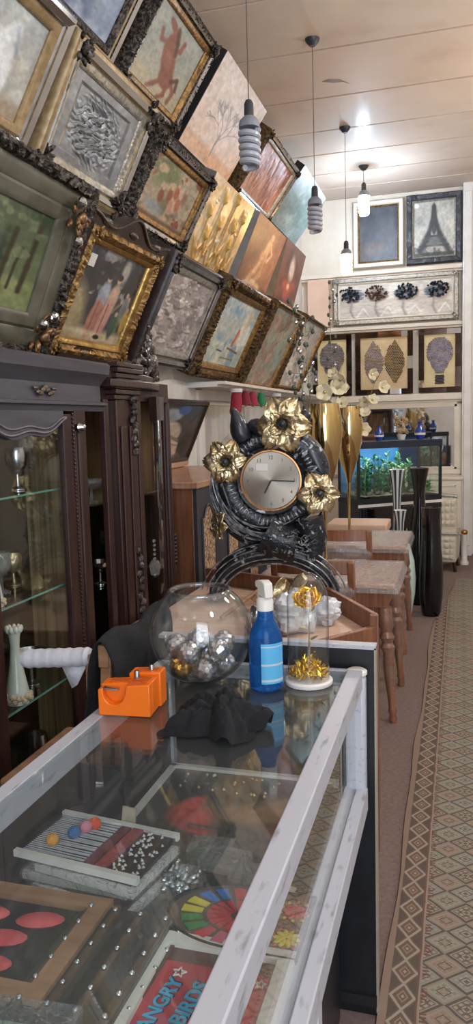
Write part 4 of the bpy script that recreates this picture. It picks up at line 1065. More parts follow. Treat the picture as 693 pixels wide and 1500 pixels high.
# fish bowl of sequin balls
BC = Vector((-.61, 1.735, 1.095)); BRr = .126
t = thing('glass_bowl', 'large round clear glass bowl of glitter balls on the counter', 'bowl', T(BC.x, BC.y, GT))
zc_ = BC.z - GT
prof = []
for i in range(37):
    a = -PI / 2 + .35 + (PI - .35 - .62) * i / 36; prof.append((BRr * cos(a), zc_ + BRr * sin(a)))
b0 = prof[0]; prof = [(.001, .004), (b0[0] * .9, .003)] + prof
top_r, top_z = prof[-1]
obj('bowl', MB().lathe(prof, 48), mDOMEGL, t, ang=80)
obj('inner_wall', MB().lathe([(r * .965, z + .003) for r, z in prof], 48), mDOMEGL, t, ang=80)
obj('rim', MB().tube([(top_r * cos(k * PI / 24), top_r * sin(k * PI / 24), top_z) for k in range(48)], .006, 10, closed=True), mRIMGL, t)
def facets(r_, seed, n=11):
    mb = MB(); rr = random.Random(seed)
    mb.sph((0, 0, 0), r_ * .93, 16, 12)
    for j in range(9):
        p = -PI / 2 + PI * (j + .5) / 9; k = max(3, int(15 * cos(p)))
        for i in range(k):
            a = 2 * PI * (i + .5 * (j % 2)) / k
            M = RZ(math.degrees(a)) @ RY(-math.degrees(p)) @ T(r_ * .94, 0, 0) @ RZ(rr.uniform(-12, 12)) @ RY(rr.uniform(-12, 12))
            q = r_ * .17; mb.add([(r_ * .06, -q, -q), (r_ * .06, q, -q), (r_ * .06, q, q), (r_ * .06, -q, q)], [(0, 1, 2, 3)], M)
    return mb
mSEQ = mat('silver_sequins', 'e2e4e8', .2, .9, c2='b4b6bc', scale=90)
mSEQG = mat('gold_sequins', 'e4b858', .2, .9, c2='b4883a', scale=90)
bs = obj('glitter_ball', facets(.0275, 3), mSEQ, None, ang=0)
bs['label'] = 'x'; bs['category'] = 'ball'; bs['group'] = 'glitter balls in the glass bowl'
pos = [(0, 0, -.0965)] + [(.055 * cos(k * 2 * PI / 5 + 3.9), .055 * sin(k * 2 * PI / 5 + 3.9), -.079) for k in range(5)] + [(.062 * cos(k * 2 * PI / 5 + 4.53), .062 * sin(k * 2 * PI / 5 + 4.53), -.034) for k in range(5)]
names = ['silver glitter ball at the very bottom of the bowl', 'gold glitter ball at the front of the bowl', 'silver glitter ball at the bottom right of the bowl', 'silver glitter ball low at the rear of the bowl', 'silver glitter ball low at the far left of the bowl', 'second gold glitter ball, low on the left of the bowl',
         'silver glitter ball on top beside the blue bottle', 'silver glitter ball on top at the right rear of the bowl', 'silver glitter ball on top at the left rear of the bowl', 'silver glitter ball on top at the left edge of the bowl', 'silver glitter ball on top nearest the front']
gb = bs.data.copy(); gb.materials.clear(); gb.materials.append(mSEQG)
for k, p_ in enumerate(pos):
    o = bs if k == 0 else bs.copy()
    if k: col.objects.link(o)
    if k in (1, 5): o.data = gb
    o.location = BC + Vector(p_); o.rotation_euler = (k, k * 2, k * 3); o['label'] = names[k]

# ------------------------------------------------------------------ chair behind the counter
t = thing('counter_chair', 'wooden chair with a white foam wrapped arm behind the counter', 'chair', T(0, 0, 0))
obj('seat', MB().box(-1.20, -.86, 1.72, 2.10, .62, .66), mSKINWOOD, t, bevel=.01)
for x in (-1.18, -.885):
    for y in (1.74, 2.08): obj('leg', MB().bar((x, y, 0), (x, y, .62), .035, .035), mSKINWOOD, t, bevel=.004)
mb = MB()
for y in (1.74, 2.08): mb.bar((-.885, y, .66), (-.865, y, 1.03), .03, .03)
mb.bar((-.87, 1.72, 1.02), (-.87, 2.10, 1.02), .03, .06); mb.bar((-.875, 1.74, .84), (-.875, 2.08, .84), .02, .05)
obj('backrest', mb, mSKINWOOD, t, bevel=.004)
a = obj('arm', MB().bar((-.90, 1.80, .99), (-1.14, 1.80, .974), .03, .03), mSKINWOOD, t)
def foam():
    mb = MB(); pts = []; rr_ = []
    for i in range(20):
        f = i / 19; pts.append((-.945 - .205 * f, 1.80, .992 - .018 * f)); rr_.append(.0255 + .0015 * sin(i * 2.3) - (.004 if i in (0, 19) else 0))
    mb.tube(pts, rr_, 16); return mb
obj('foam_wrap', foam(), mFOAM, a)
mb = MB(); mb.add([(-.955, 1.795, .972), (-1.03, 1.795, .962), (-1.0, 1.79, .905), (-.985, 1.792, .915)], [(0, 1, 2, 3)]); obj('foam_flap', mb, mFOAM, a, solid=.004)
mb = MB(); mb.bar((-.935, 1.80, .66), (-.93, 1.80, .985), .035, .05); obj('arm_post', mb, mSKINWOOD, t, bevel=.004)
def jacket(u, v):
    # draped over the back rail: u along the rail, v from front hem over the top to the rear hem
    s_ = v * 2 - 1
    z = 1.068 - .33 * abs(s_) ** 1.25 + .012 * sin(u * 9)
    x = -.868 + .055 * s_ / (abs(s_) + .25) + .016 * sin(u * 17 + s_ * 3) * abs(s_) + .01 * mnoise.noise(Vector((u * 6, v * 6, 2)))
    y = 1.70 + .44 * u + .02 * s_ * sin(u * 5)
    return (x, y, z)
tag(obj('jacket', MB().grid(jacket, 40, 40), mFABRIC, None, ang=80, solid=.006, sub=1), 'black jacket draped over the wooden chair back behind the counter', 'jacket')

# ------------------------------------------------------------------ display cabinets on the left
CF = -1.26                                              # front plane of the cabinets
mMIRDARK = mat('dark_mirror_back', '4a4438', .12, .85, c2='2c2a26', scale=2.5, stretch=(1, 6, .5))
t = thing('display_cabinet', 'dark glazed display cabinet with grey cornice at the left edge', 'cabinet', T(0, 0, 0), 'glazed display cabinets')
Y0, Y1 = 1.05, 2.55
mb = MB(); mb.box(LX + .01, LX + .03, Y0, Y1 - .10, 0, 1.7); mb.box(LX + .03, CF - .03, Y0, Y0 + .02, 0, 1.70)
mb.box(LX + .03, CF - .03, Y0, Y1 - .1, .0, .14); mb.box(LX + .03, CF - .03, Y0, Y1 - .1, 1.66, 1.70)
obj('body', mb, mDARKW, t)
obj('mirror_back', MB().box(LX + .03, LX + .036, Y0 + .02, Y1 - .12, .14, 1.66), mMIRDARK, t)
mb = MB()
mb.prism([(CF - .06, 1.655), (CF + .004, 1.655), (CF + .010, 1.672), (CF + .022, 1.676), (CF + .022, 1.685), (CF - .004, 1.69), (CF - .004, 1.745), (CF + .012, 1.765), (CF + .035, 1.785), (CF + .04, 1.818), (CF + .03, 1.826), (CF - .06, 1.826)], -(Y1 + .03), -Y0, RX(90))
obj('cornice', mb, mCORN, t, ang=25)
mb = MB(); mb.box(LX + .01, CF, Y0, Y1 + .02, 1.80, 1.824); obj('top', mb, mCORN, t)
mb = MB(); rr = random.Random(4)
for k in range(-4, 5): mb.sph((CF + .004, 2.18 + k * .014, 1.718 + .010 * cos(k * 1.4)), (.008, .011, .010 - .0008 * abs(k)), 8, 5)
obj('cornice_ornament', mb, mat('dull_bronze', '6e6356', .5, .4, c2='4a4238', scale=60), t)
for (y, w_) in ((2.40, .075), (1.775, .05)):
    mb = MB(); mb.box(CF - .04, CF + .005, y - w_ / 2, y + w_ / 2, 0, 1.66); mb.tube([(CF + .006, y - w_ * .3, .1), (CF + .006, y - w_ * .3, 1.6)], .008, 8)
    obj('upright', mb, mDARKW, t, bevel=.004)
mb = MB(); mb.lathe([(.001, 0), (.014, .0), (.018, .012), (.010, .03), (.001, .034)], 12, T(CF + .006, 2.37, 1.60) @ RY(90)); obj('door_catch', mb, mSILVER, t)
d = obj('door', MB().box(CF - .015, CF + .008, 2.275, 2.355, .12, 1.645).box(CF - .015, CF + .008, 1.80, 1.865, .12, 1.645).box(CF - .015, CF + .008, 1.865, 2.275, .12, .20), mDARKW, t, bevel=.003)
# scalloped head of the door
n = 40
def wave(f): return 1.572 + .034 * (abs(f - .45) / .5) ** 2 + .008 * cos(f * 4 * PI)
pl = [(1.865 + .41 * i / n, wave(i / n)) for i in range(n + 1)] + [(2.275, 1.655), (1.865, 1.655)]
MP = Matrix(((0, 0, 1, 0), (1, 0, 0, 0), (0, 1, 0, 0), (0, 0, 0, 1)))
obj('arched_rail', MB().prism(pl, CF - .012, CF + .010, MP), mCORN, d)
mb = MB()
mb.tube([(CF + .011, 1.83 + .46 * i / n, wave(i / n) + .012) for i in range(n + 1)], .005, 6)
mb.tube([(CF + .011, 1.83 + .46 * i / n, 1.625 - .028 * sin(PI * i / n) ** 2 + .01 * cos(i / n * 4 * PI)) for i in range(n + 1)], .004, 6)
obj('arch_moulding', mb, mCORN, d)
mb = MB()
for k in range(110): mb.sph((CF + .010, 2.335, .14 + k * .0138), .0055, 6, 4)
obj('beading', mb, mDARKW2, d)
obj('door_pane', MB().box(CF - .006, CF - .003, 1.865, 2.275, .20, 1.62), mGLASS, d, ang=0)
for z in (1.395, 1.07, .745, .44):
    s_ = obj('glass_shelf', MB().box(LX + .04, CF - .035, Y0 + .03, 2.36, z, z + .006), mSHELFGL, t, ang=0)
    obj('front_edge', MB().box(CF - .035, CF - .032, Y0 + .03, 2.36, z, z + .006), mGLEDGE, s_)
obj('side_panel', MB().box(-1.50, CF - .035, 2.425, 2.437, .14, 1.66), mat('tan_reflection', 'a89270', .25, .3, c2='6f5a44', scale=5, stretch=(14, 1, .4), coat=.4), t)  # tan streaks paint in a reflection seen in the mirrored interior
obj('side_mirror', MB().box(LX + .036, -1.50, 2.425, 2.437, .14, 1.66), mMIRDARK, t)

# second cabinet with a curved glass corner
t = thing('display_cabinet', 'dark carved cabinet with a curved glass corner and silver flecked crown', 'cabinet', T(0, 0, 0), 'glazed display cabinets')
Y0, Y1 = 2.455, 3.42
mb = MB(); mb.box(LX + .01, LX + .03, Y0, Y1 - .10, 0, 1.78); mb.box(LX + .03, CF - .02, Y0, Y1 - .12, .0, .16); mb.box(LX + .03, CF - .02, Y0, Y1 - .12, 1.70, 1.78)
obj('body', mb, mDARKW, t)
obj('mirror_back', MB().box(LX + .03, LX + .036, Y0 + .02, Y1 - .12, .16, 1.70), mMIRDARK, t)
obj('side_panel', MB().box(LX + .03, CF - .10, 3.29, 3.30, .16, 1.28).box(LX + .036, LX + .05, Y0 + .02, 3.29, .16, 1.28), mat('dark_brown_back', '3a2a22', .3, .2, c2='1e1613', scale=4, stretch=(8, 8, .5), coat=.2), t)
obj('upper_panel', MB().box(LX + .03, CF - .10, 3.285, 3.30, 1.30, 1.70).box(LX + .036, LX + .05, Y0 + .02, 3.29, 1.30, 1.70), mat('tan_upper_back', '9a7a58', .3, .2, c2='4c3a2c', scale=4, stretch=(6, 6, .6), coat=.2), t)
obj('reflection_board', MB().box(LX + .04, CF - .30, Y0 + .02, 3.29, 1.265, 1.30), mat('cream_reflection', 'b8a68c', .5), t)  # added board, coloured as the reflection of the brown cabinet's top
mb = MB(); mb.box(CF - .05, CF + .012, 2.68, 2.86, 0, 1.70); mb.box(CF - .05, CF + .02, 2.66, 2.88, 0, .16)
mb.box(CF + .012, CF + .022, 2.70, 2.75, .18, 1.6); mb.box(CF + .012, CF + .02, 2.78, 2.84, .18, 1.6)
obj('pilaster', mb, mDARKW, t, bevel=.006)
mb = MB()
for k in range(7): mb.box(CF - .05, CF + .018 + .005 * (k % 2) + .004 * k, 2.66 - .003 * k, 2.88, 1.70 + k * .02, 1.718 + k * .02)
obj('capital', mb, mDARKW2, t, bevel=.003)
mb = MB(); mb.box(CF - .02, CF + .004, 2.59, 2.63, 0, 1.70); obj('side_upright', mb, mDARKW, t, bevel=.003)
mb = MB(); mb.box(CF - .10, CF - .045, 3.30, 3.36, 0, 1.72); mb.tube([(CF - .045, 3.33, .1), (CF - .045, 3.33, 1.7)], .018, 10); obj('end_upright', mb, mDARKW, t, bevel=.004)
cx, cy, ra = CF - .20, 3.0, .22
def curve(r_, n=16): return [(cx + r_ * cos(PI / 2 * i / n) * .95, cy + .05 + 1.35 * r_ * sin(PI / 2 * i / n)) for i in range(n + 1)]
def quarter(mb, r0, r1, z0, z1):
    mb.prism(curve(r0) + curve(r1)[::-1], z0, z1); return mb
obj('curved_rail', quarter(MB(), .20, .235, 1.62, 1.72), mDARKW2, t)
obj('curved_rail', quarter(MB(), .16, .245, .0, .18), mDARKW2, t)
P = curve(.222)
mb = MB(); k = len(P)
mb.add([(x, y, z) for z in (.18, 1.63) for x, y in P], [(i, i + 1, k + i + 1, k + i) for i in range(k - 1)])
obj('curved_glass', mb, mGLASS, t, ang=80)
obj('front_pane', MB().box(CF - .012, CF - .008, 2.625, 2.685, .16, 1.70), mGLASS, t, ang=0)
mb = MB(); mb.bar((CF - .008, 2.905, .16), (CF - .008, 2.905, 1.7), .03, .035); obj('door_stile', mb, mDARKW, t, bevel=.004)
mb = MB(); mb.prism([(CF - .42, 2.60), (CF + .035, 2.60), (CF + .045, 2.95), (CF + .0, 3.15), (CF - .1, 3.36), (CF - .42, 3.40)], 1.745, 1.775)
mb.prism([(CF - .42, 2.62), (CF + .015, 2.62), (CF + .022, 2.95), (CF - .02, 3.13), (CF - .12, 3.34), (CF - .42, 3.38)], 1.775, 1.805)
obj('crown_moulding', mb, mDARKW2, t, bevel=.005)
mb = MB(); rr = random.Random(31)
for k in range(60):
    y = rr.uniform(2.88, 3.34); f = 1 - abs(y - 3.13) / .27; z = 1.80 + max(0, f) * .20 * rr.random() ** .8
    M = T(CF - .015 - .26 * max(0, y - 3.05), y, z) @ RX(rr.uniform(0, 360)) @ RY(rr.uniform(-30, 30))
    mb.sph((0, 0, 0), (.016, .034, .014), 8, 5, M)
for z, r_ in ((1.86, .055), (1.93, .042), (1.985, .026), (2.02, .013)): mb.sph((CF - .04, 3.15, z), (r_ * .6, r_, r_), 10, 7)
obj('carved_crest', mb, mat('carved_dark_silver', '8a8488', .3, .4, c2='241a1a', scale=40, bump=.7, bscale=90, lo=.5, hi=.72, coat=.4), t)
for (z0, z1) in ((1.50, 1.70), (.86, 1.10)):
    mb = MB()
    for k in range(9):
        z = z0 + (z1 - z0) * k / 8; mb.sph((CF + .022, 2.815 + .014 * sin(k * 2.2), z), (.014, .024 - .0014 * k, .017), 8, 5, T(0, 0, 0))
    obj('carved_drop', mb, mat('carved_drop_%d' % int(z0 * 10), '7a7476', .3, .3, c2='251a19', scale=50, bump=.6, lo=.5, hi=.7), t)
for z in (1.302, .98, .60):
    obj('glass_shelf', MB().box(LX + .055, CF - .06, 2.62, 3.25, z, z + .006), mSHELFGL, t, ang=0)
mb = MB()
for k in range(8): mb.sph((CF - .05, 3.395, .95 + k * .018), (.012, .012, .012), 8, 5)
obj('carved_bead_row', mb, mDARKW2, t)
# goods inside the cabinets
def goblet(name, label, x, y, z, s_, m, cat='goblet', prof=None):
    t = thing(name, label, cat, T(x, y, z + .007) @ SC(s_, s_, s_), 'glass and silver ware in the cabinets')
    obj('foot', MB().lathe([(.001, 0), (.03, 0), (.03, .004), (.008, .012), (.006, .05), (.01, .055), (.001, .055)], 20), m, t)
    obj('cup', MB().lathe(prof or [(.004, .055), (.02, .06), (.034, .08), (.038, .11), (.033, .14), (.031, .14), (.035, .11), (.031, .084), (.002, .066)], 20), m, t)
    return t
goblet('goblet', 'silver goblet on the upper glass shelf near the cabinet door edge', -1.40, 2.22, 1.395, 1., mSILVER)
goblet('goblet', 'crystal goblet on the second glass shelf of the left cabinet', -1.42, 2.12, 1.07, .95, mCRYSTAL)
goblet('goblet', 'gold goblet on the second glass shelf of the left cabinet', -1.45, 2.24, 1.07, .8, mPALEG)
goblet('sugar_bowl', 'wide silver bowl on the third glass shelf of the left cabinet', -1.38, 2.20, .745, 1.1, mSILVER, 'bowl', [(.004, .055), (.03, .058), (.055, .08), (.06, .10), (.057, .10), (.05, .082), (.002, .066)])
goblet('sugar_bowl', 'wide crystal bowl on the upper glass shelf of the left cabinet', -1.42, 2.04, 1.395, 1., mCRYSTAL, 'bowl', [(.004, .055), (.03, .058), (.055, .08), (.06, .10), (.057, .10), (.05, .082), (.002, .066)])
goblet('goblet', 'crystal goblet on the upper shelf behind the curved glass', -1.42, 3.02, 1.303, 1., mCRYSTAL)
goblet('goblet', 'gold goblet on the middle shelf behind the curved glass', -1.40, 3.08, .98, .9, mPALEG)
goblet('sugar_bowl', 'silver bowl on the middle shelf behind the flat pane', -1.36, 2.70, .98, .9, mSILVER, 'bowl', [(.004, .055), (.03, .058), (.055, .08), (.06, .10), (.057, .10), (.05, .082), (.002, .066)])
BOWLP = [(.004, .055), (.03, .058), (.055, .08), (.06, .10), (.057, .10), (.05, .082), (.002, .066)]
goblet('goblet', 'small gold goblet at the back of the upper glass shelf, left cabinet', -1.56, 2.15, 1.395, .8, mPALEG)
goblet('goblet', 'crystal goblet at the far left of the upper glass shelf', -1.38, 1.93, 1.395, .9, mCRYSTAL)
goblet('sugar_bowl', 'silver bowl at the back of the second glass shelf, left cabinet', -1.55, 2.20, 1.07, .9, mSILVER, 'bowl', BOWLP)
goblet('sugar_bowl', 'gold bowl at the back of the third glass shelf, left cabinet', -1.58, 2.28, .745, .9, mPALEG, 'bowl', BOWLP)
goblet('goblet', 'silver goblet on the lowest glass shelf of the left cabinet', -1.36, 2.18, .44, 1., mSILVER)
goblet('goblet', 'gold goblet on the lower shelf behind the flat pane', -1.36, 2.70, .60, 1., mPALEG)
goblet('sugar_bowl', 'crystal bowl on the upper shelf behind the flat pane', -1.38, 2.70, 1.303, .9, mCRYSTAL, 'bowl', BOWLP)
goblet('goblet', 'silver goblet at the back of the middle shelf behind the curved glass', -1.52, 3.12, .98, 1.1, mSILVER)
def lace_vase(label, x, y, z, s_):
    t = thing('porcelain_vase', label, 'vase', T(x, y, z + .007) @ SC(s_ * .72, s_ * .72, s_), 'white porcelain vases in the left cabinet')
    obj('body', MB().lathe([(.001, 0), (.05, 0), (.055, .02), (.046, .05), (.028, .12), (.020, .18), (.024, .215), (.034, .235), (.031, .235), (.018, .19), (.001, .18)], 24), mPORC, t)
    mb = MB(); rr = random.Random(3)
    for k in range(26):
        a = 2 * PI * k / 26; mb.sph((.053 * cos(a), .053 * sin(a), .02 + .008 * sin(k * 2.3)), (.013, .013, .010), 8, 5)
    obj('lace_ruffle', mb, mat('cream_lace%d' % int(z * 10), 'd0bfa6', .6, c2='c0ad92', scale=60, bump=.4), t)
    mb = MB()
    for k in range(9):
        a = 2 * PI * k / 9; mb.sph((.030 * cos(a), .030 * sin(a), .235), (.010, .010, .012), 8, 5)
    obj('ruffled_rim', mb, mPORC, t)
lace_vase('white porcelain vase with lace ruffle on the third glass shelf, left cabinet', -1.325, 2.03, .745, 1.0)
lace_vase('small white porcelain vase on the second glass shelf at the left edge', -1.33, 1.95, 1.07, .7)
for (x, y, z, l) in ((-1.33, 2.17, 1.58, 'crystal pendant hanging at the top of the left cabinet'), (-1.31, 3.14, .98, 'large crystal pendant hanging behind the curved glass')):
    t = thing('crystal_pendant', l, 'pendant', T(x, y, z), 'crystal pendants in the cabinets')
    mb = MB()
    for k in range(5): mb.sph((0, 0, .03 + k * .02), .008, 8, 6)
    obj('chain', mb, mCRYSTAL, t)
    obj('drop', MB().lathe([(.001, -.055), (.022, -.04), (.028, 0), (.018, .022), (.001, .03)], 8), mCRYSTAL, t, ang=0)

# ------------------------------------------------------------------ brown cabinet with cane panels
mCANE = mat('woven_cane', 'c6a98c', .7, c2='7d624c', scale=70, lo=.46, hi=.54, detail=1, bump=.5, bscale=120)
t = thing('cane_cabinet', 'brown wooden cabinet with dark front and cane panels behind the carved cabinet', 'cabinet', T(0, 0, 0))
obj('body', MB().box(LX + .01, -1.27, 3.56, 4.95, .04, 1.285), mBROWNW, t, bevel=.004)
obj('top', MB().box(LX + .01, -1.235, 3.535, 4.98, 1.285, 1.318), mTOPW, t, bevel=.005)
mSLATE = mat('slate_front', '3a3d46', .45, c2='31343c', scale=8)
obj('front', MB().box(-1.272, -1.252, 3.562, 4.945, .06, 1.283), mSLATE, t)
for y0 in (3.63, 4.06, 4.5):
    n = 16; y1 = y0 + .20
    pl = [(y0, .12), (y1, .12), (y1, 1.13)] + [(y1 - .03 - (.07) * i / 4, 1.13 + .06 * sin(PI / 2 * i / 4)) for i in range(5)] + [(y0 + .03 + .07 * (4 - i) / 4, 1.13 + .06 * sin(PI / 2 * (4 - i) / 4)) for i in range(5)] + [(y0, 1.13)]
    p_ = obj('cane_panel', MB().prism(pl, -1.252, -1.247, MP), mCANE, t)
    obj('panel_edge', MB().tube([(-1.247, y, z) for y, z in pl], .006, 6, closed=True), mSLATE, p_)
obj('plinth', MB().box(LX + .02, -1.28, 3.58, 4.93, 0, .04), mBLACK, t)

# ------------------------------------------------------------------ white panels and ledge on the left wall
mb = MB(); n = 30
pl = [(3.5, .0), (9.0, .0), (9.0, 1.85)] + [(5.30, 1.85), (5.27, 1.80)] + [(5.24 - 1.7 * i / n, 1.845 + .05 * abs(sin(PI * 2.0 * i / n)) * (1 if i < n else 0)) for i in range(n + 1)]
mb.prism(pl, LX, LX + .03, MP)
mb.box(LX + .03, LX + .055, 5.20, 5.30, 0, 1.84); mb.box(LX + .03, LX + .05, 5.30, 9.0, 1.77, 1.85); mb.box(LX + .03, LX + .05, 6.5, 6.58, 0, 1.8); mb.box(LX + .03, LX + .05, 5.3, 9.0, .95, 1.02)
struct('trim_8', mb, mWHITE, 'white scalloped wall panelling under the pictures', bevel=.003)
mb = MB(); mb.box(LX, -1.54, 5.05, 9.18, 1.865, 1.885); mb.box(LX, -1.60, 5.05, 9.18, 1.85, 1.865)
struct('trim_9', mb, mWHITE, 'white ledge running along the left wall under the pictures')
t = thing('framed_mirror', 'small dark framed mirror with a painted reflection of pale stacked boxes leaning from the white wall panel', 'picture', tilted(3.95, 1.36, 24, LX + .055))
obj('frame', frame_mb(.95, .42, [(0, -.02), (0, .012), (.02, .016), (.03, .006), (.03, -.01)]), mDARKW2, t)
cst = Cv(90, 40, '4a4644', '5c544e')  # reflection of stacked boxes painted onto the leaning mirror's face
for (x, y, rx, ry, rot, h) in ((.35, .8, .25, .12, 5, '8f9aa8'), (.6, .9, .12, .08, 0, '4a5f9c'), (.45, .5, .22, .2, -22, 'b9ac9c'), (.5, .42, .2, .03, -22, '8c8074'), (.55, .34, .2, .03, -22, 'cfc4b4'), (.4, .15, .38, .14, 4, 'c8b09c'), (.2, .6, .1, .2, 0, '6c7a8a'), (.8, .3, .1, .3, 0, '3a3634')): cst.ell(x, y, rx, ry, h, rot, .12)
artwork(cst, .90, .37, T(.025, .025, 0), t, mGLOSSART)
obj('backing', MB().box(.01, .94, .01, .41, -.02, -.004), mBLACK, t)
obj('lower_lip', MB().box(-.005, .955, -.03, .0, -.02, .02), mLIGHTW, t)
t = thing('wall_panel', 'tall beige patterned panel set in the white wall panelling', 'panel', T(LX + .03, 5.32, 1.03))
obj('panel', MB().box(0, .008, 0, 1.15, 0, .73), mat('beige_marble_panel', 'b8a68c', .3, c2='8d7a62', scale=5, stretch=(1, 1, .4), coat=.3), t)
mb = MB(); mb.box(0, .018, 0, .02, 0, .73); mb.box(0, .018, 1.13, 1.15, 0, .73); mb.box(0, .018, 0, 1.15, .71, .73); mb.box(0, .018, 0, 1.15, 0, .02); obj('panel_frame', mb, mWHITE, t)
# Christmas style hangings on the ledge
def hang(name, label, y, h, kind, x=-1.53):
    t = thing(name, label, 'ornament', T(x, y, 1.865), 'velvet ornaments hanging from the ledge')
    m = mat('velvet_' + h + str(int(y * 100)), h, .7, c2=None, scale=30, bump=.2)
    obj('string', MB().tube([(0, 0, 0), (0, 0, -.04)], .002, 5), mGOLD, t)
    if kind == 0:
        pts = [(0, 0, -.03), (0, 0, -.10), (0, -.015, -.16), (0, -.05, -.19), (0, -.09, -.195)]
        obj('stocking', MB().tube(pts, [.035, .042, .045, .042, .028], 14), m, t, sub=1)
        obj('cuff', MB().lathe([(.030, -.05), (.043, -.05), (.043, -.025), (.030, -.025), (.001, -.028)], 14), mFOAM, t)
    else:
        obj('bell', MB().lathe([(.001, -.03), (.02, -.035), (.032, -.07), (.038, -.11), (.052, -.135), (.047, -.135), (.001, -.09)], 16), m, t)
        obj('clapper', MB().sph((0, 0, -.135), .012, 8, 6), mGOLD, t)
hang('stocking_ornament', 'red velvet stocking hanging leftmost from the white ledge', 5.28, '8f1830', 0)
hang('bell_ornament', 'dark red bell hanging beside the red stocking', 5.52, '7c1428', 1)
hang('bell_ornament', 'red bell next to the green bell under the ledge', 5.72, '96203a', 1)
hang('bell_ornament', 'green bell hanging from the white ledge', 5.98, '1f7a4a', 1)
hang('stocking_ornament', 'dark grey stocking hanging right of the green bell', 6.5, '3a3238', 0)

# ------------------------------------------------------------------ corner desk with raised rim
t = thing('corner_desk', 'brown angled desk with a raised rim behind the black board', 'desk', T(0, 0, 0))
DP = [(-.294, 2.74), (-.60, 3.26), (-1.19, 3.50), (-1.19, 2.46), (-.55, 2.40)]
def inset(P, d):
    c = Vector((sum(p[0] for p in P) / len(P), sum(p[1] for p in P) / len(P)))
    return [tuple(c + (Vector(p) - c) * (1 - d / (Vector(p) - c).length)) for p in P]
obj('body', MB().prism(inset(DP, .02), 0.02, .80), mBROWNW, t)
obj('desk_top', MB().prism(DP, .80, .83), mLIGHTW, t, bevel=.003)
mb = MB()
for a, b_ in ((0, 1), (1, 2)):
    A, B = DP[a], DP[b_]; mb.bar((A[0], A[1], .855), (B[0], B[1], .855), .022, .095)
A, B = DP[4], DP[0]; mb.bar((A[0], A[1], .825), (B[0], B[1], .825), .024, .07)
A, B = DP[3], DP[4]; mb.bar((A[0], A[1], .825), (B[0], B[1], .825), .024, .07)
obj('raised_rim', mb, mBROWNW, t, bevel=.003)
obj('corner_post', MB().box(-.315, -.285, 2.725, 2.755, 0, .90), mBROWNW, t, bevel=.003)

# ------------------------------------------------------------------ ornamental clock
mCLK = mat('black_silver_resin', 'a4a8b0', .35, .35, c2='20232a', scale=34, lo=.60, hi=.68, bump=.6, bscale=60, detail=3, coat=.2)
mCLKD = mat('dark_resin', '3a3e48', .35, .3, c2='1d2028', scale=14, coat=.3)
CKX, CKY = -.775, 3.17
t = thing('mantel_clock', 'black and silver ornate clock with gold flowers standing on the desk', 'clock', T(CKX, CKY, .83) @ RZ(10))
ZC = .525
mb = MB(); n = 72; pr = [(.125, -.02), (.125, .028), (.142, .034), (.150, .022), (.172, .036), (.196, .030), (.215, .008), (.218, -.02), (.2, -.05), (.14, -.05)]
def ringv(i, j):
    a = 2 * PI * i / n; r_, d = pr[j]
    k = .010 * sin(a * 30) if 3 <= j <= 4 else 0
    ext = .018 * (1 + sin(2 * a + .6)) if j >= 5 else 0
    return ((r_ + ext + .4 * k) * cos(a), -(d + k * .5), ZC + (r_ + ext + .4 * k) * sin(a))
vs = [ringv(i, j) for i in range(n) for j in range(len(pr))]; k = len(pr)
mb.add(vs, [(i * k + j, i * k + j + 1, ((i + 1) % n) * k + j + 1, ((i + 1) % n) * k + j) for i in range(n) for j in range(k - 1)])
body = obj('ring_case', mb, mCLK, t, ang=50)
mb = MB()
for q in range(3):
    pts = []
    for i in range(40):
        a = R(150 + 150 * i / 39 + q * 14); r_ = .215 + .018 * q + .03 * sin(PI * i / 39)
        pts.append((r_ * cos(a), -.02 + .012 * q, ZC + r_ * sin(a)))
    mb.tube(pts, [.004 + .016 * sin(PI * i / 39) for i in range(40)], 8)
obj('swirl_feathers', mb, mCLK, t)
dl = obj('dial', MB().lathe([(.001, .0), (.128, .0)], 48, T(0, -.018, ZC) @ RX(90)), mat('brushed_dial', '9c948a', .34, .85, c2='8a8278', scale=3), t, ang=0)
obj('bezel', MB().lathe([(.120, .0), (.123, .014), (.129, .014), (.130, .0)], 48, T(0, -.018, ZC) @ RX(90)), mat('copper_bezel', 'c08a5c', .2, 1., c2='a8744a', scale=5), dl)
mdl = dl.data.materials[0]; nt_ = mdl.node_tree; bs_ = [n for n in nt_.nodes if n.type == 'BSDF_PRINCIPLED'][0]; bs_.inputs['Anisotropic'].default_value = .85
tg_ = nt_.nodes.new('ShaderNodeTangent'); tg_.direction_type = 'RADIAL'; tg_.axis = 'Y'; nt_.links.new(tg_.outputs[0], bs_.inputs['Tangent'])
mNUM = mat('grey_numeral', '6e6860', .5)
for hnum in range(1, 13):
    a = PI / 2 - hnum * PI / 6
    text(str(hnum), .021, T(.098 * cos(a), -.0185, ZC + .098 * sin(a) - .008) @ RX(90), mNUM, dl, 'numeral', .0006)
for nm, a, L_, w_ in (('minute_hand', -3, .098, .005), ('hour_hand', 242, .06, .007)):
    mb = MB(); mb.bar((0, 0, 0), (L_ * cos(R(a)), 0, L_ * sin(R(a))), .002, w_, T(0, -.024, ZC), up=(0, 1, 0)); mb.bar((0, 0, 0), (L_ * cos(R(a)), 0, L_ * sin(R(a))), w_, .002, T(0, -.024, ZC), up=(0, 1, 0))
    obj(nm, mb, mBLACK, dl)
obj('paper_sticker', MB().box(-.062, -.012, -.0225, -.020, ZC + .042, ZC + .072), mWHITE, dl)
mSTREAK = mat('brushed_silver_highlight', 'b4b8be', .35, .6, c2='5a5e66', scale=40)
mb = MB()
for k in range(60):
    a = 360 * k / 60; mb.sph((0, 0, 0), (.015, .0045, .005), 8, 5, T(0, -.034, ZC) @ RY(a) @ T(.176, 0, 0))
obj('ridged_border', mb, mSTREAK, t)
mb = MB(); rr = random.Random(6)
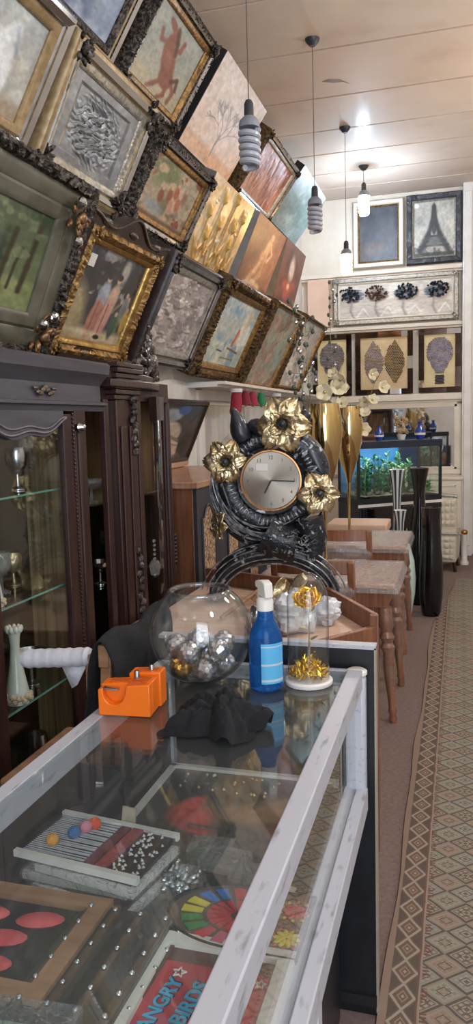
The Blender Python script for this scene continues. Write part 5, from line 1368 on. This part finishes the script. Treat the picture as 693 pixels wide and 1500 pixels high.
for q in range(15):
    a0 = rr.uniform(120, 230); a1 = a0 + rr.uniform(40, 100); rb = rr.uniform(.198, .262); pts = []
    for i in range(18):
        f = i / 17; a = R(a0 + (a1 - a0) * f); r_ = rb + .012 * sin(PI * f + q)
        pts.append((r_ * cos(a), -.034 - .022 * sin(PI * min(1, (rb - .19) / .07)), ZC + r_ * sin(a)))
    mb.tube(pts, [.0006 + .0028 * sin(PI * i / 17) for i in range(18)], 5)
for q in range(5):
    R0 = .205 + .022 * q
    pts = [((R0 + .02) * sin(R(-78 + 156 * i / 24)), -.050 + .004 * abs(q - 2), .012 + (R0 - .045) * cos(R(-78 + 156 * i / 24))) for i in range(25)]
    mb.tube(pts, [.0015 + .0022 * abs(sin(i * .9 + q)) for i in range(25)], 5)
for q in range(26):
    x, z = rr.uniform(-.12, .20), rr.uniform(.22, .33); pts = [(x, -.092, z)]
    for i in range(5): pts.append((pts[-1][0] + rr.uniform(-.014, .02), -.088 + .01 * abs(i - 2), pts[-1][2] + rr.uniform(-.012, .012)))
    mb.tube(pts, .0024, 5)
obj('silver_streaks', mb, mSTREAK, t)
# leaf horn at the upper left and crest behind the top flower
mb = MB()
mb.tube([(-.10, -.01, ZC + .16), (-.135, -.015, ZC + .22), (-.135, -.02, ZC + .27), (-.16, -.02, ZC + .315)], [.05, .046, .03, .003], 10)
mb.tube([(.02, 0, ZC + .17), (-.04, -.01, ZC + .23), (-.10, -.01, ZC + .24)], [.045, .05, .02], 10)
mb.tube([(.06, 0, ZC + .17), (.12, 0, ZC + .24), (.17, 0, ZC + .29)], [.05, .05, .02], 10)
mb.tube([(.15, .0, ZC + .15), (.20, 0, ZC + .06), (.235, 0, ZC - .03)], [.045, .04, .03], 10)
obj('leaf_scroll', mb, mCLKD, t, sub=1)
# waist and arched foot
mb = MB()
mb.tube([(-.03, .0, .30), (.04, 0, .26), (.1, 0, .25)], [.10, .085, .09], 12)
mb.tube([(.15, 0, ZC - .17), (.175, 0, .27), (.16, 0, .16)], [.07, .06, .05], 12)
for sg in (-1, 1):
    pts = [(sg * .245 * sin(PI / 2 * i / 14), 0, .02 + .20 * cos(PI / 2 * i / 14)) for i in range(15)]
    mb.tube(pts, [.055 - .018 * i / 14 for i in range(15)], 12)
    mb.tube([(x * 1.05, -.035, z + .008) for x, _, z in pts], .012, 8)
    mb.sph((sg * .245, 0, .022), (.055, .06, .022), 12, 6)
obj('arched_foot', mb, mCLK, t, ang=60)
def flower(M, s_, seed):
    mb = MB(); rr = random.Random(seed)
    for ringi, (n_, el, sc_) in enumerate(((6, 6, 1.), (4, 42, .55))):
        for k in range(n_):
            a = 360 * (k + .5 * ringi) / n_ + rr.uniform(-9, 9); el2 = el + rr.uniform(-7, 7)
            Mp = M @ RZ(a) @ T(s_ * .16, 0, s_ * .05 * ringi) @ RY(-el2)
            L_ = s_ * .88 * sc_ * rr.uniform(.92, 1.08); ph = rr.uniform(0, 6)
            mb.grid(lambda u, v: (L_ * v * (1 - .12 * abs(u - .5) * 2 + .05 * sin(u * 22 + ph) * v), L_ * 1.0 * (u - .5) * (sin(PI * min(1., .10 + v * .80)) ** .75),
                                  L_ * (.20 * abs(u - .5) + .12 * sin(v * 3.1) - .22 * v ** 3 + .05 * sin(u * 17 + ph) * v + .022 * sin(v * 14 + u * 6))), 14, 10, Mp)
    return mb
for (x, z, s_, nm, tz) in ((.055, ZC + .235, .112, 1, 0), (-.185, ZC + .085, .092, 2, 0), (.20, ZC - .055, .088, 3, 10), (-.225, ZC - .18, .06, 4, -50)):
    M = T(x, -.065, z) @ RZ(tz) @ RX(90)
    f_ = obj('gold_flower', flower(M, s_, nm), mPALEG, t, ang=70, solid=.0015)
    mb = MB(); mb.sph((0, 0, .02), (s_ * .17, s_ * .17, s_ * .16), 12, 8, M); obj('flower_centre', mb, mCLKD, f_)
    mb = MB(); mb.tube([(x, -.06, z), (x * .85, -.0, z - .0)], .016, 8); obj('flower_stalk', mb, mCLKD, f_)
# things lying on the desk in front of the clock
t = thing('gold_leaf_ornament', 'crumpled gold leaf ornament lying under the clock arch', 'ornament', T(-.70, 2.96, .832))
mb = MB()
for (a, el, L_) in ((150, 30, .15), (30, 40, .16), (80, 55, .12), (200, 15, .12)):
    mb.grid(lambda u, v: (L_ * v, L_ * .8 * (u - .5) * sin(PI * min(1, .1 + v * .9)), L_ * (.25 * abs(u - .5) + .1 * sin(v * 5 + u * 3))), 10, 10, T(0, 0, .03) @ RZ(a) @ RY(-el))
obj('leaf', mb, mPALEG, t, ang=70, solid=.0015)
mb = MB(); mb.sph((0, 0, .03), (.05, .04, .03), 12, 8); obj('core', mb, mGOLDDK, t)
def bag(name, label, x, y, z, s_, m, seed, cat='bag'):
    def fn(u, v):
        a = 2 * PI * u; p = -PI / 2 + PI * v
        d = Vector((cos(p) * cos(a), cos(p) * sin(a), sin(p)))
        k = 1 + .38 * mnoise.noise(d * 1.8 + Vector((seed, 0, 0))) + .26 * abs(mnoise.noise(d * 4 + Vector((0, seed, 0))))
        q = d * k; return (q.x * s_[0], q.y * s_[1], max(-s_[2] * .9, q.z * s_[2]) + s_[2] * .9)
    return tag(obj(name, MB().grid(fn, 36, 22), m, None, ang=30, M=T(x, y, z)), label, cat)
mCRUMP = mat('crumpled_white_film', 'd4d6da', .25, c2='b0b3ba', scale=14, bump=.8, bscale=30, coat=.4)
bag('crumpled_wrapping', 'crumpled white wrapping film lying on the desk behind the blue bottle', -.60, 2.72, .832, (.085, .09, .075), mCRUMP, 3, 'wrapping')
bag('crumpled_foil', 'crumpled silver foil lying on the desk behind the glass bowl', -.685, 2.60, .832, (.05, .055, .06), mat('crumpled_foil', 'c4c6cc', .2, .8, c2='8d9098', scale=20, bump=.8, bscale=30), 8, 'foil')
bag('crumpled_wrapping', 'crumpled white wrapping lying on the desk left of the dome', -.50, 2.85, .832, (.06, .07, .05), mCRUMP, 14, 'wrapping')
tag(obj('wooden_stick', MB().tube([(-.90, 2.80, .845), (-.78, 2.95, .93)], .008, 8), mSKINWOOD, None), 'thin wooden stick leaning under the clock arch', 'stick')

# ------------------------------------------------------------------ tables and chairs
LEGP = [(.001, 0), (.018, 0), (.022, .02), (.016, .04), (.024, .06), (.018, .08), (.022, .16), (.031, .30), (.026, .37), (.038, .41), (.026, .43), (.040, .46), (.027, .49), (.040, .52), (.036, .56), (.036, .62), (.001, .62)]
def leg_mb(x, y, lean_x, lean_y, s_=1.):
    L_ = .63; M = Matrix(((1, 0, -lean_x / L_, x + lean_x), (0, 1, -lean_y / L_, y + lean_y), (0, 0, 1, 0), (0, 0, 0, 1)))
    return MB().lathe([(r * s_, z) for r, z in LEGP], 14, M)
def table(label, M, L_=.75, D_=.66):
    t = thing('dining_table', label, 'table', M, 'turned leg wooden tables')
    obj('tabletop', MB().box(-L_, 0, 0, D_, .725, .752), mTOPW, t, bevel=.006)
    mb = MB(); mb.box(-L_ + .04, -.04, .04, .06, .62, .725); mb.box(-L_ + .04, -.04, D_ - .06, D_ - .04, .62, .725); mb.box(-L_ + .04, -L_ + .06, .06, D_ - .06, .62, .725); mb.box(-.06, -.04, .06, D_ - .06, .62, .725)
    obj('apron', mb, mTABLEW, t)
    for x, lx in ((-.06, .045), (-L_ + .06, -.045)):
        for y, ly in ((.06, -.02), (D_ - .06, .02)):
            l_ = obj('leg', leg_mb(x, y, lx, ly), mTABLEW, t)
            mb = MB(); mb.lathe([(r * 1.0 + .004 + .002 * sin(z * 70), z) for r, z in LEGP[6:-1]], 12, Matrix(((1, 0, -lx / .63, x + lx), (0, 1, -ly / .63, y + ly), (0, 0, 1, 0), (0, 0, 0, 1))))
            obj('leg_wrap', mb, mWRAPL, l_, ang=60)
    def sheet(u, v):
        ex, ey = .02, .02; x = -L_ - ex + (L_ + 2 * ex) * u; y = -ey + (D_ + 2 * ey) * v
        z = .7565 + .006 * max(0, mnoise.noise(Vector((x * 9, y * 9, 0)))) + .003 * abs(mnoise.noise(Vector((x * 25, y * 25, 3))))
        if u < .001 or u > .999 or v < .001 or v > .999: z -= .05
        return (x, y, z)
    obj('plastic_wrap', MB().grid(sheet, 40, 36), mWRAP, t, ang=40)
    return t
tb = table('nearest wooden table with turned legs and plastic wrapped top', T(-.325, 3.95, 0))
table('second wooden table wrapped in plastic, farther up the aisle', T(-.355, 5.18, 0), .75, .70)
def chair(label, M):
    # faces +Y, back at y = 0
    t = thing('dining_chair', label, 'chair', M, 'wooden dining chairs')
    obj('seat', MB().box(-.21, .21, .0, .42, .42, .455), mTABLEW, t, bevel=.012)
    for x in (-.19, .19):
        obj('leg', MB().bar((x, .39, 0), (x, .38, .42), .036, .036), mTABLEW, t, bevel=.005)
        p_ = obj('leg', MB().bar((x, -.03, 0), (x, .015, .45), .036, .036).bar((x, .015, .44), (x, -.055, .92), .034, .040), mTABLEW, t, bevel=.005)
    n = 12
    def railm(z0, h, sag):
        mb = MB(); vs = []
        for i in range(n + 1):
            f = i / n; x = -.20 + .40 * f; y = -.055 - sag * sin(PI * f) + (.92 - z0) * .12
            vs += [(x, y - .011, z0), (x, y + .011, z0), (x, y + .011, z0 + h), (x, y - .011, z0 + h)]
        fs = [(i * 4 + j, i * 4 + (j + 1) % 4, i * 4 + 4 + (j + 1) % 4, i * 4 + 4 + j) for i in range(n) for j in range(4)] + [(3, 2, 1, 0), (n * 4, n * 4 + 1, n * 4 + 2, n * 4 + 3)]
        return mb.add(vs, fs)
    obj('top_rail', railm(.855, .07, .035), mTABLEW, t, bevel=.004)
    obj('back_slat', railm(.70, .035, .03), mTABLEW, t, bevel=.003)
    def film(u, v): return (-.205 + .41 * u, -.05 - .035 * sin(PI * u) + .02 * mnoise.noise(Vector((u * 7, v * 7, 5))), .60 + .26 * v)
    obj('plastic_wrap', MB().grid(film, 26, 20), mWRAP, t, ang=40)
    return t
ch = chair('wooden chair pushed up to the nearest table, back towards the desk', T(-.70, 3.72, 0))
dup(ch, T(-.735, 4.78, 0), 'wooden chair with plastic wrapped back between the two tables')
t = thing('upholstered_bench', 'cream bench with a pinkish wooden top rail beyond the tables', 'bench', T(-.79, 6.08, 0))
obj('body', MB().box(-.24, .22, .02, .36, .10, .70), mLINEN, t, bevel=.02)
obj('top_rail', MB().box(-.25, .23, 0, .38, .70, .775), mLIGHTW, t, bevel=.012)
for x in (-.22, .20):
    for y in (.05, .33): obj('leg', MB().box(x - .02, x + .02, y - .02, y + .02, 0, .10), mTABLEW, t)

# ------------------------------------------------------------------ floor vases
def vase(label, x, y, prof, m, g='tall floor vases by the aisle', n=28, name='floor_vase'):
    t = thing(name, label, 'vase', T(x, y, 0), g)
    obj('body', MB().lathe(prof, n), m, t, ang=50)
    r, z = prof[-1]
    obj('mouth', MB().lathe([(r, z), (r * .86, z + .003), (r * .8, z - .02), (r * .55, z - .12), (.001, z - .14)], n), mBLACK if m is mGLOSSB else mPORC, t)
    return t
vase('black bottle shaped floor vase standing in front beside the rug', -.232, 6.32, [(.001, 0), (.062, 0), (.078, .03), (.094, .16), (.097, .28), (.092, .42), (.082, .58), (.076, .78), (.080, .885)], mGLOSSB)
vase('taller black floor vase with a flared trumpet mouth', -.345, 6.72, [(.001, 0), (.08, 0), (.098, .05), (.104, .25), (.096, .48), (.072, .68), (.050, .86), (.048, .96), (.062, 1.08), (.082, 1.175)], mGLOSSB)
mSTRIPE, nt_, out_ = nodes('grey_white_stripes')
b_ = nt_.nodes.new('ShaderNodeBsdfPrincipled'); b_.inputs['Roughness'].default_value = .25
tc_ = nt_.nodes.new('ShaderNodeTexCoord'); sx_ = nt_.nodes.new('ShaderNodeSeparateXYZ'); at_ = nt_.nodes.new('ShaderNodeMath'); at_.operation = 'ARCTAN2'
ml_ = nt_.nodes.new('ShaderNodeMath'); ml_.operation = 'MULTIPLY'; ml_.inputs[1].default_value = 8 / (2 * PI); fr_ = nt_.nodes.new('ShaderNodeMath'); fr_.operation = 'FRACT'
gt_ = nt_.nodes.new('ShaderNodeMath'); gt_.operation = 'GREATER_THAN'; gt_.inputs[1].default_value = .5
mx_ = nt_.nodes.new('ShaderNodeMix'); mx_.data_type = 'RGBA'; mx_.inputs[6].default_value = (*hexc('c9ccd0'), 1); mx_.inputs[7].default_value = (*hexc('3c3e44'), 1)
L_ = nt_.links; L_.new(tc_.outputs['Object'], sx_.inputs[0]); L_.new(sx_.outputs[1], at_.inputs[0]); L_.new(sx_.outputs[0], at_.inputs[1]); L_.new(at_.outputs[0], ml_.inputs[0]); L_.new(ml_.outputs[0], fr_.inputs[0]); L_.new(fr_.outputs[0], gt_.inputs[0]); L_.new(gt_.outputs[0], mx_.inputs[0]); L_.new(mx_.outputs[2], b_.inputs['Base Color']); L_.new(b_.outputs[0], out_.inputs[0])
vase('tall grey and white striped vase with a flared mouth', -.535, 6.74, [(.001, 0), (.055, 0), (.062, .05), (.060, .3), (.045, .6), (.034, .85), (.042, 1.0), (.068, 1.165)], mSTRIPE)
vase('shorter grey and white striped vase in front of the tall striped one', -.49, 6.5, [(.001, 0), (.045, 0), (.052, .05), (.048, .25), (.034, .5), (.028, .62), (.036, .74), (.056, .84)], mSTRIPE)
vase('pale mint oval floor vase behind the table legs', -.432, 6.22, [(.001, 0), (.04, 0), (.055, .04), (.080, .2), (.086, .32), (.074, .47), (.045, .575), (.040, .60)], mat('mint_glaze', 'c4d6cc', .2, c2='b4c8bc', scale=5, coat=.4))
# tall gold goblet vases with blossom
GPROF = [(.001, 0), (.075, 0), (.078, .006), (.03, .016), (.011, .03), (.009, .12), (.010, .28), (.015, .38), (.030, .44), (.062, .54), (.094, .66), (.106, .76), (.100, .86), (.086, .93), (.083, .93), (.102, .76), (.057, .54), (.012, .40), (.001, .38)]
for l, x, y, z in (('tall gold goblet vase nearest the clock, standing on the near table', -.755, 4.38, .765), ('tall gold goblet vase standing on the second table', -.79, 5.62, .765)):
    t = thing('gold_vase', l, 'vase', T(x, y, z), 'tall gold goblet vases')
    obj('bowl', MB().lathe(GPROF[7:], 32), mMIRGOLD, t, ang=60)
    obj('stem', MB().lathe(GPROF[4:8], 20), mMIRGOLD, t)
    obj('foot', MB().lathe(GPROF[:5], 28), mMIRGOLD, t)
def branch(label, base, tip, kind, seed, nfl=8):
    # flower or bud branches standing in the gold vases
    t = thing('blossom_branch' if kind == 0 else 'bud_branch', label, 'artificial flower', T(*base), 'artificial branches in the gold vases')
    rr = random.Random(seed); B = Vector(tip) - Vector(base); n = 14; pts = []
    side = Vector((-B.y, B.x, 0)).normalized() if abs(B.x) + abs(B.y) > 1e-3 else Vector((1, 0, 0))
    for i in range(n + 1):
        f = i / n; pts.append(B * f + side * .05 * sin(PI * f) + Vector((0, 0, .04 * sin(PI * f))))
    obj('stem', MB().tube(pts, [.004 - .0022 * i / n for i in range(n + 1)], 6), mat('twig_brown_%d' % seed, '8a8468', .7), t)
    mF = mat('silk_petal_%d' % seed, 'e2d9bd', .6, c2='d0c49c', scale=20); mLf = mat('bud_green_%d' % seed, '4c5648', .5, c2='3a4440', scale=20)
    if kind == 0:
        for k in range(nfl):
            f = .42 + .56 * k / nfl; p = B * f + side * .05 * sin(PI * f)
            off = Vector((rr.uniform(-.06, .06), rr.uniform(-.10, -.02), rr.uniform(-.04, .04)))
            M = T(*(p + off)) @ RZ(rr.uniform(-40, 40)) @ RX(80 + rr.uniform(-25, 25))
            mb = MB(); s_ = rr.uniform(.045, .06)
            for j in range(5):
                Mp = M @ RZ(72 * j) @ RY(-18)
                mb.grid(lambda u, v: (s_ * v, s_ * (u - .5) * 1.1 * sin(PI * min(1, .1 + v * .85)), s_ * .3 * (v * v - abs(u - .5) * .4)), 5, 5, Mp)
            fl = obj('blossom', mb, mF, t, ang=70, solid=.001)
            m2 = MB(); m2.sph((0, 0, .006), .010, 8, 6, M); m2.tube([tuple(M @ Vector((0, 0, 0))), tuple(p)], .002, 5); obj('blossom_centre', m2, mPALEG, fl)
    else:
        for k in range(26):
            f = .35 + .65 * k / 26; p = B * f + side * .05 * sin(PI * f); off = Vector((rr.uniform(-.05, .05), rr.uniform(-.05, .05), rr.uniform(0, .03)))
            mb = MB(); mb.sph(tuple(p + off), (.011, .011, .015), 8, 6); mb.tube([tuple(p), tuple(p + off)], .0018, 4)
            obj('bud' if k % 3 else 'crystal_bud', mb, mLf if k % 3 else mSILVER, t)
    return t
v1 = (-.755, 4.38, 1.155); v2 = (-.79, 5.62, 1.155)
branch('white blossom branch nodding over the rim of the gold vase nearest the clock', v1, (-.68, 4.42, 1.93), 0, 3, 7)
branch('white blossom branch arching right from the second gold vase', v2, (-.56, 5.66, 1.99), 0, 5, 7)
branch('white blossom branch nodding over the left rim of the second gold vase', v2, (-.84, 5.68, 2.02), 0, 6, 5)
branch('bud branch with dark green buds leaning far left from the near gold vase', v1, (-.95, 4.50, 2.30), 1, 7)
branch('bud branch leaning slightly left from the near gold vase', v1, (-.86, 4.42, 2.18), 1, 8)
branch('tall bud branch rising straight from the second gold vase', v2, (-.94, 5.75, 2.62), 1, 9)

# ------------------------------------------------------------------ aquarium on its stand
AM = T(-.88, 6.84, 0) @ RZ(38.5); AL, AD, Z0, Z1 = .90, .36, .855, 1.40
t = thing('aquarium_stand', 'black cabinet stand under the aquarium', 'stand', AM)
obj('body', MB().box(0, AL, 0, AD, .04, Z0 - .012), mBLKPAN, t, bevel=.004)
obj('white_strip', MB().box(-.004, AL + .004, -.006, .0, Z0 - .04, Z0 - .014), mWHITE, t)
for x0, x1 in ((.01, AL / 2 - .005), (AL / 2 + .005, AL - .01)):
    d = obj('door', MB().box(x0, x1, -.014, 0, .07, Z0 - .05), mGLOSSB, t, bevel=.003)
    obj('handle', MB().box(x1 - .04 if x0 < .1 else x0 + .03, x1 - .03 if x0 < .1 else x0 + .04, -.03, -.014, .45, .6), mSILVER, d)
obj('plinth', MB().box(.02, AL - .02, .02, AD - .02, 0, .04), mBLACK, t)
t = thing('aquarium', 'glass aquarium with green plants and blue backing on the black stand', 'aquarium', AM)
mb = MB(); mb.box(0, AL, 0, AD, Z0 - .011, Z0 + .035); obj('base_frame', mb, mBLACK, t)
mb = MB(); mb.box(-.004, AL + .004, -.004, .03, Z1 - .06, Z1); mb.box(-.004, AL + .004, AD - .03, AD + .004, Z1 - .06, Z1); mb.box(-.004, .03, .03, AD - .03, Z1 - .06, Z1); mb.box(AL - .03, AL + .004, .03, AD - .03, Z1 - .06, Z1); mb.box(0, AL, 0, AD, Z1 - .014, Z1 - .002)
obj('hood', mb, mat('blue_black_hood', '232c3e', .3, c2='1c2433', scale=5), t)
for x in (0, AL - .022):
    for y in (0, AD - .022): obj('corner_frame', MB().box(x, x + .022, y, y + .022, Z0 + .036, Z1 - .061), mBLACK, t)
obj('backing_strip', MB().box(.66, .675, AD - .02, AD - .01, Z0 + .036, Z1 - .061), mBLACK, t)
obj('front_pane', MB().box(.022, AL - .022, .004, .008, Z0 + .035, Z1 - .06), mGLASS, t, ang=0)
obj('side_pane', MB().box(.004, .008, .022, AD - .022, Z0 + .035, Z1 - .06), mGLASS, t, ang=0)
obj('side_pane', MB().box(AL - .008, AL - .004, .022, AD - .022, Z0 + .035, Z1 - .06), mGLASS, t, ang=0)
obj('blue_backing', MB().box(.022, .66, AD - .008, AD - .004, Z0 + .03, Z1 - .05), mat('aquarium_blue', '2f7fc0', .5, c2='2268a4', scale=4), t)
def gravel(u, v): return (.02 + (AL - .04) * u, .012 + (AD - .03) * v, Z0 + .055 + .03 * v + .010 * mnoise.noise(Vector((u * 20, v * 9, 0))))
obj('gravel', MB().grid(gravel, 40, 16), mat('mixed_gravel', 'b0a890', .8, c2='6c6858', scale=80, bump=.6), t)
mPL1 = mat('waterweed_green', '4a8f5a', .5, c2='2f6844', scale=30); mPL2 = mat('pale_waterweed', '84ae80', .5, c2='5a8a60', scale=30)
rr = random.Random(17)
for k in range(74):
    x = rr.uniform(.05, AL - .06); y = rr.uniform(.06, AD - .07); h = rr.uniform(.16, .37) * (1 if x < .62 else .6); mb = MB()
    for j in range(16):
        a = rr.uniform(0, 360); L_ = rr.uniform(.035, .065); z = Z0 + .06 + h * rr.random()
        mb.grid(lambda u, v: (L_ * v, L_ * .5 * (u - .5) * sin(PI * min(1, .15 + .85 * v)), L_ * .5 * v * (1 - v)), 3, 3, T(x, y, z) @ RZ(a) @ RY(rr.uniform(-50, -5)))
    mb.tube([(x, y, Z0 + .05), (x + .01, y, Z0 + .06 + h)], .004, 5)
    obj('water_plant', mb, mPL1 if k % 3 else mPL2, t, ang=70)
mb = MB()
for k in range(12): mb.sph((rr.uniform(.05, .8), rr.uniform(.04, .2), Z0 + .075), (rr.uniform(.02, .045), .02, .02), 9, 6)
obj('stones', mb, mat('grey_stone', '8d8a80', .8, c2='6a675e', scale=20, bump=.4), t)
lq = bpy.data.lights.new('aquarium_lamp', 'AREA'); lq.shape = 'RECTANGLE'; lq.size = .7; lq.size_y = .1; lq.energy = 3.5; lq.color = (.85, 1., .95)
lo = bpy.data.objects.new('aquarium_lamp', lq); col.objects.link(lo); lo.matrix_world = AM @ T(.42, .16, Z1 - .018)
# ornaments standing on the aquarium hood
def small_vase(label, x, y, m, s_):
    t = thing('blue_vase', label, 'vase', AM @ T(x, y, Z1) @ SC(s_, s_, s_), 'blue vases on the aquarium')
    obj('body', MB().lathe([(.001, 0), (.04, 0), (.045, .01), (.07, .07), (.065, .12), (.03, .17), (.024, .20), (.036, .225), (.03, .225), (.02, .2), (.001, .19)], 24), m, t)
    obj('white_band', MB().lathe([(.0685, .058), (.0715, .07), (.0705, .085)], 24), mWHITE, t)
mBLUEV = mat('cobalt_glaze', '2a4cb0', .12, c2='1c3488', scale=8, coat=.5)
small_vase('cobalt blue vase with a white band on the left of the aquarium hood', .36, .22, mBLUEV, .62)
small_vase('cobalt blue vase with a white band on the right of the aquarium hood', .80, .2, mBLUEV, .72)
t = thing('gold_bouquet', 'bunch of small gold flowers standing on the aquarium hood', 'artificial flower', AM @ T(.62, .24, Z1))
obj('pot', MB().lathe([(.001, 0), (.03, 0), (.045, .05), (.04, .05), (.001, .04)], 18), mWHITE, t)
mb = MB(); rr = random.Random(2)
for k in range(26):
    a, d, z = rr.uniform(0, 2 * PI), rr.uniform(0, .06), rr.uniform(.06, .22)
    for j in range(5): mb.sph((d * cos(a) + .012 * cos(j * 1.257), d * sin(a) + .004, z + .012 * sin(j * 1.257)), .009, 6, 4)
obj('flower_heads', mb, mPALEG, t)
obj('stems', MB().tube([(0, 0, .03), (.0, 0, .2)], .006, 6), mGOLDDK, t)

# ------------------------------------------------------------------ tufted chair at the back
t = thing('tufted_chair', 'cream tufted armless chair with a silver top rail near the back wall', 'chair', T(-.235, 8.12, 0) @ RZ(-4) @ SC(.92, 1, 1))
def tuft(x0, x1, z0, z1, y, nx, nz, depth):
    mb = MB()
    def fn(u, v):
        x = x0 + (x1 - x0) * u; z = z0 + (z1 - z0) * v
        b = abs(sin(u * nx * PI)) * abs(sin(v * nz * PI)); e = min(1, 8 * min(u, 1 - u, v, 1 - v))
        return (x, y - depth * (b ** .5) * e - .02 * e, z)
    return mb.grid(fn, nx * 6, nz * 6)
o_ = obj('back_cushion', tuft(-.17, .17, .42, .72, .44, 5, 4, .018), mLINEN, t)
obj('backrest', MB().box(-.175, .175, .44, .50, .12, .74), mLINEN, t, bevel=.015)
obj('top_rail', MB().tube([(-.18, .46, .745), (0, .46, .765), (.18, .46, .745)], .022, 10), mSILFR, t)
obj('seat', MB().box(-.20, .20, .04, .44, .10, .40), mLINEN, t, bevel=.02)
obj('seat_front', tuft(-.19, .19, .12, .38, .045, 6, 4, .015), mLINEN, t)
obj('seat_trim', MB().tube([(-.205, .03, .405), (.205, .03, .405), (.205, .44, .405)], .014, 8), mSILFR, t)
for x in (-.17, .17):
    for y in (.08, .44): obj('leg', MB().bar((x, y, .10), (x * 1.12, y - .01, 0), .03, .03), mDARKW, t)
t = thing('gold_knob_post', 'short white post with a gold knob right of the tufted chair', 'post', T(.035, 8.62, 0))
obj('post', MB().lathe([(.001, 0), (.045, 0), (.045, .03), (.03, .05), (.026, .30), (.035, .33), (.001, .33)], 18), mWHITE, t)
obj('knob', MB().sph((0, 0, .355), (.036, .036, .030), 14, 9), mGOLD, t)
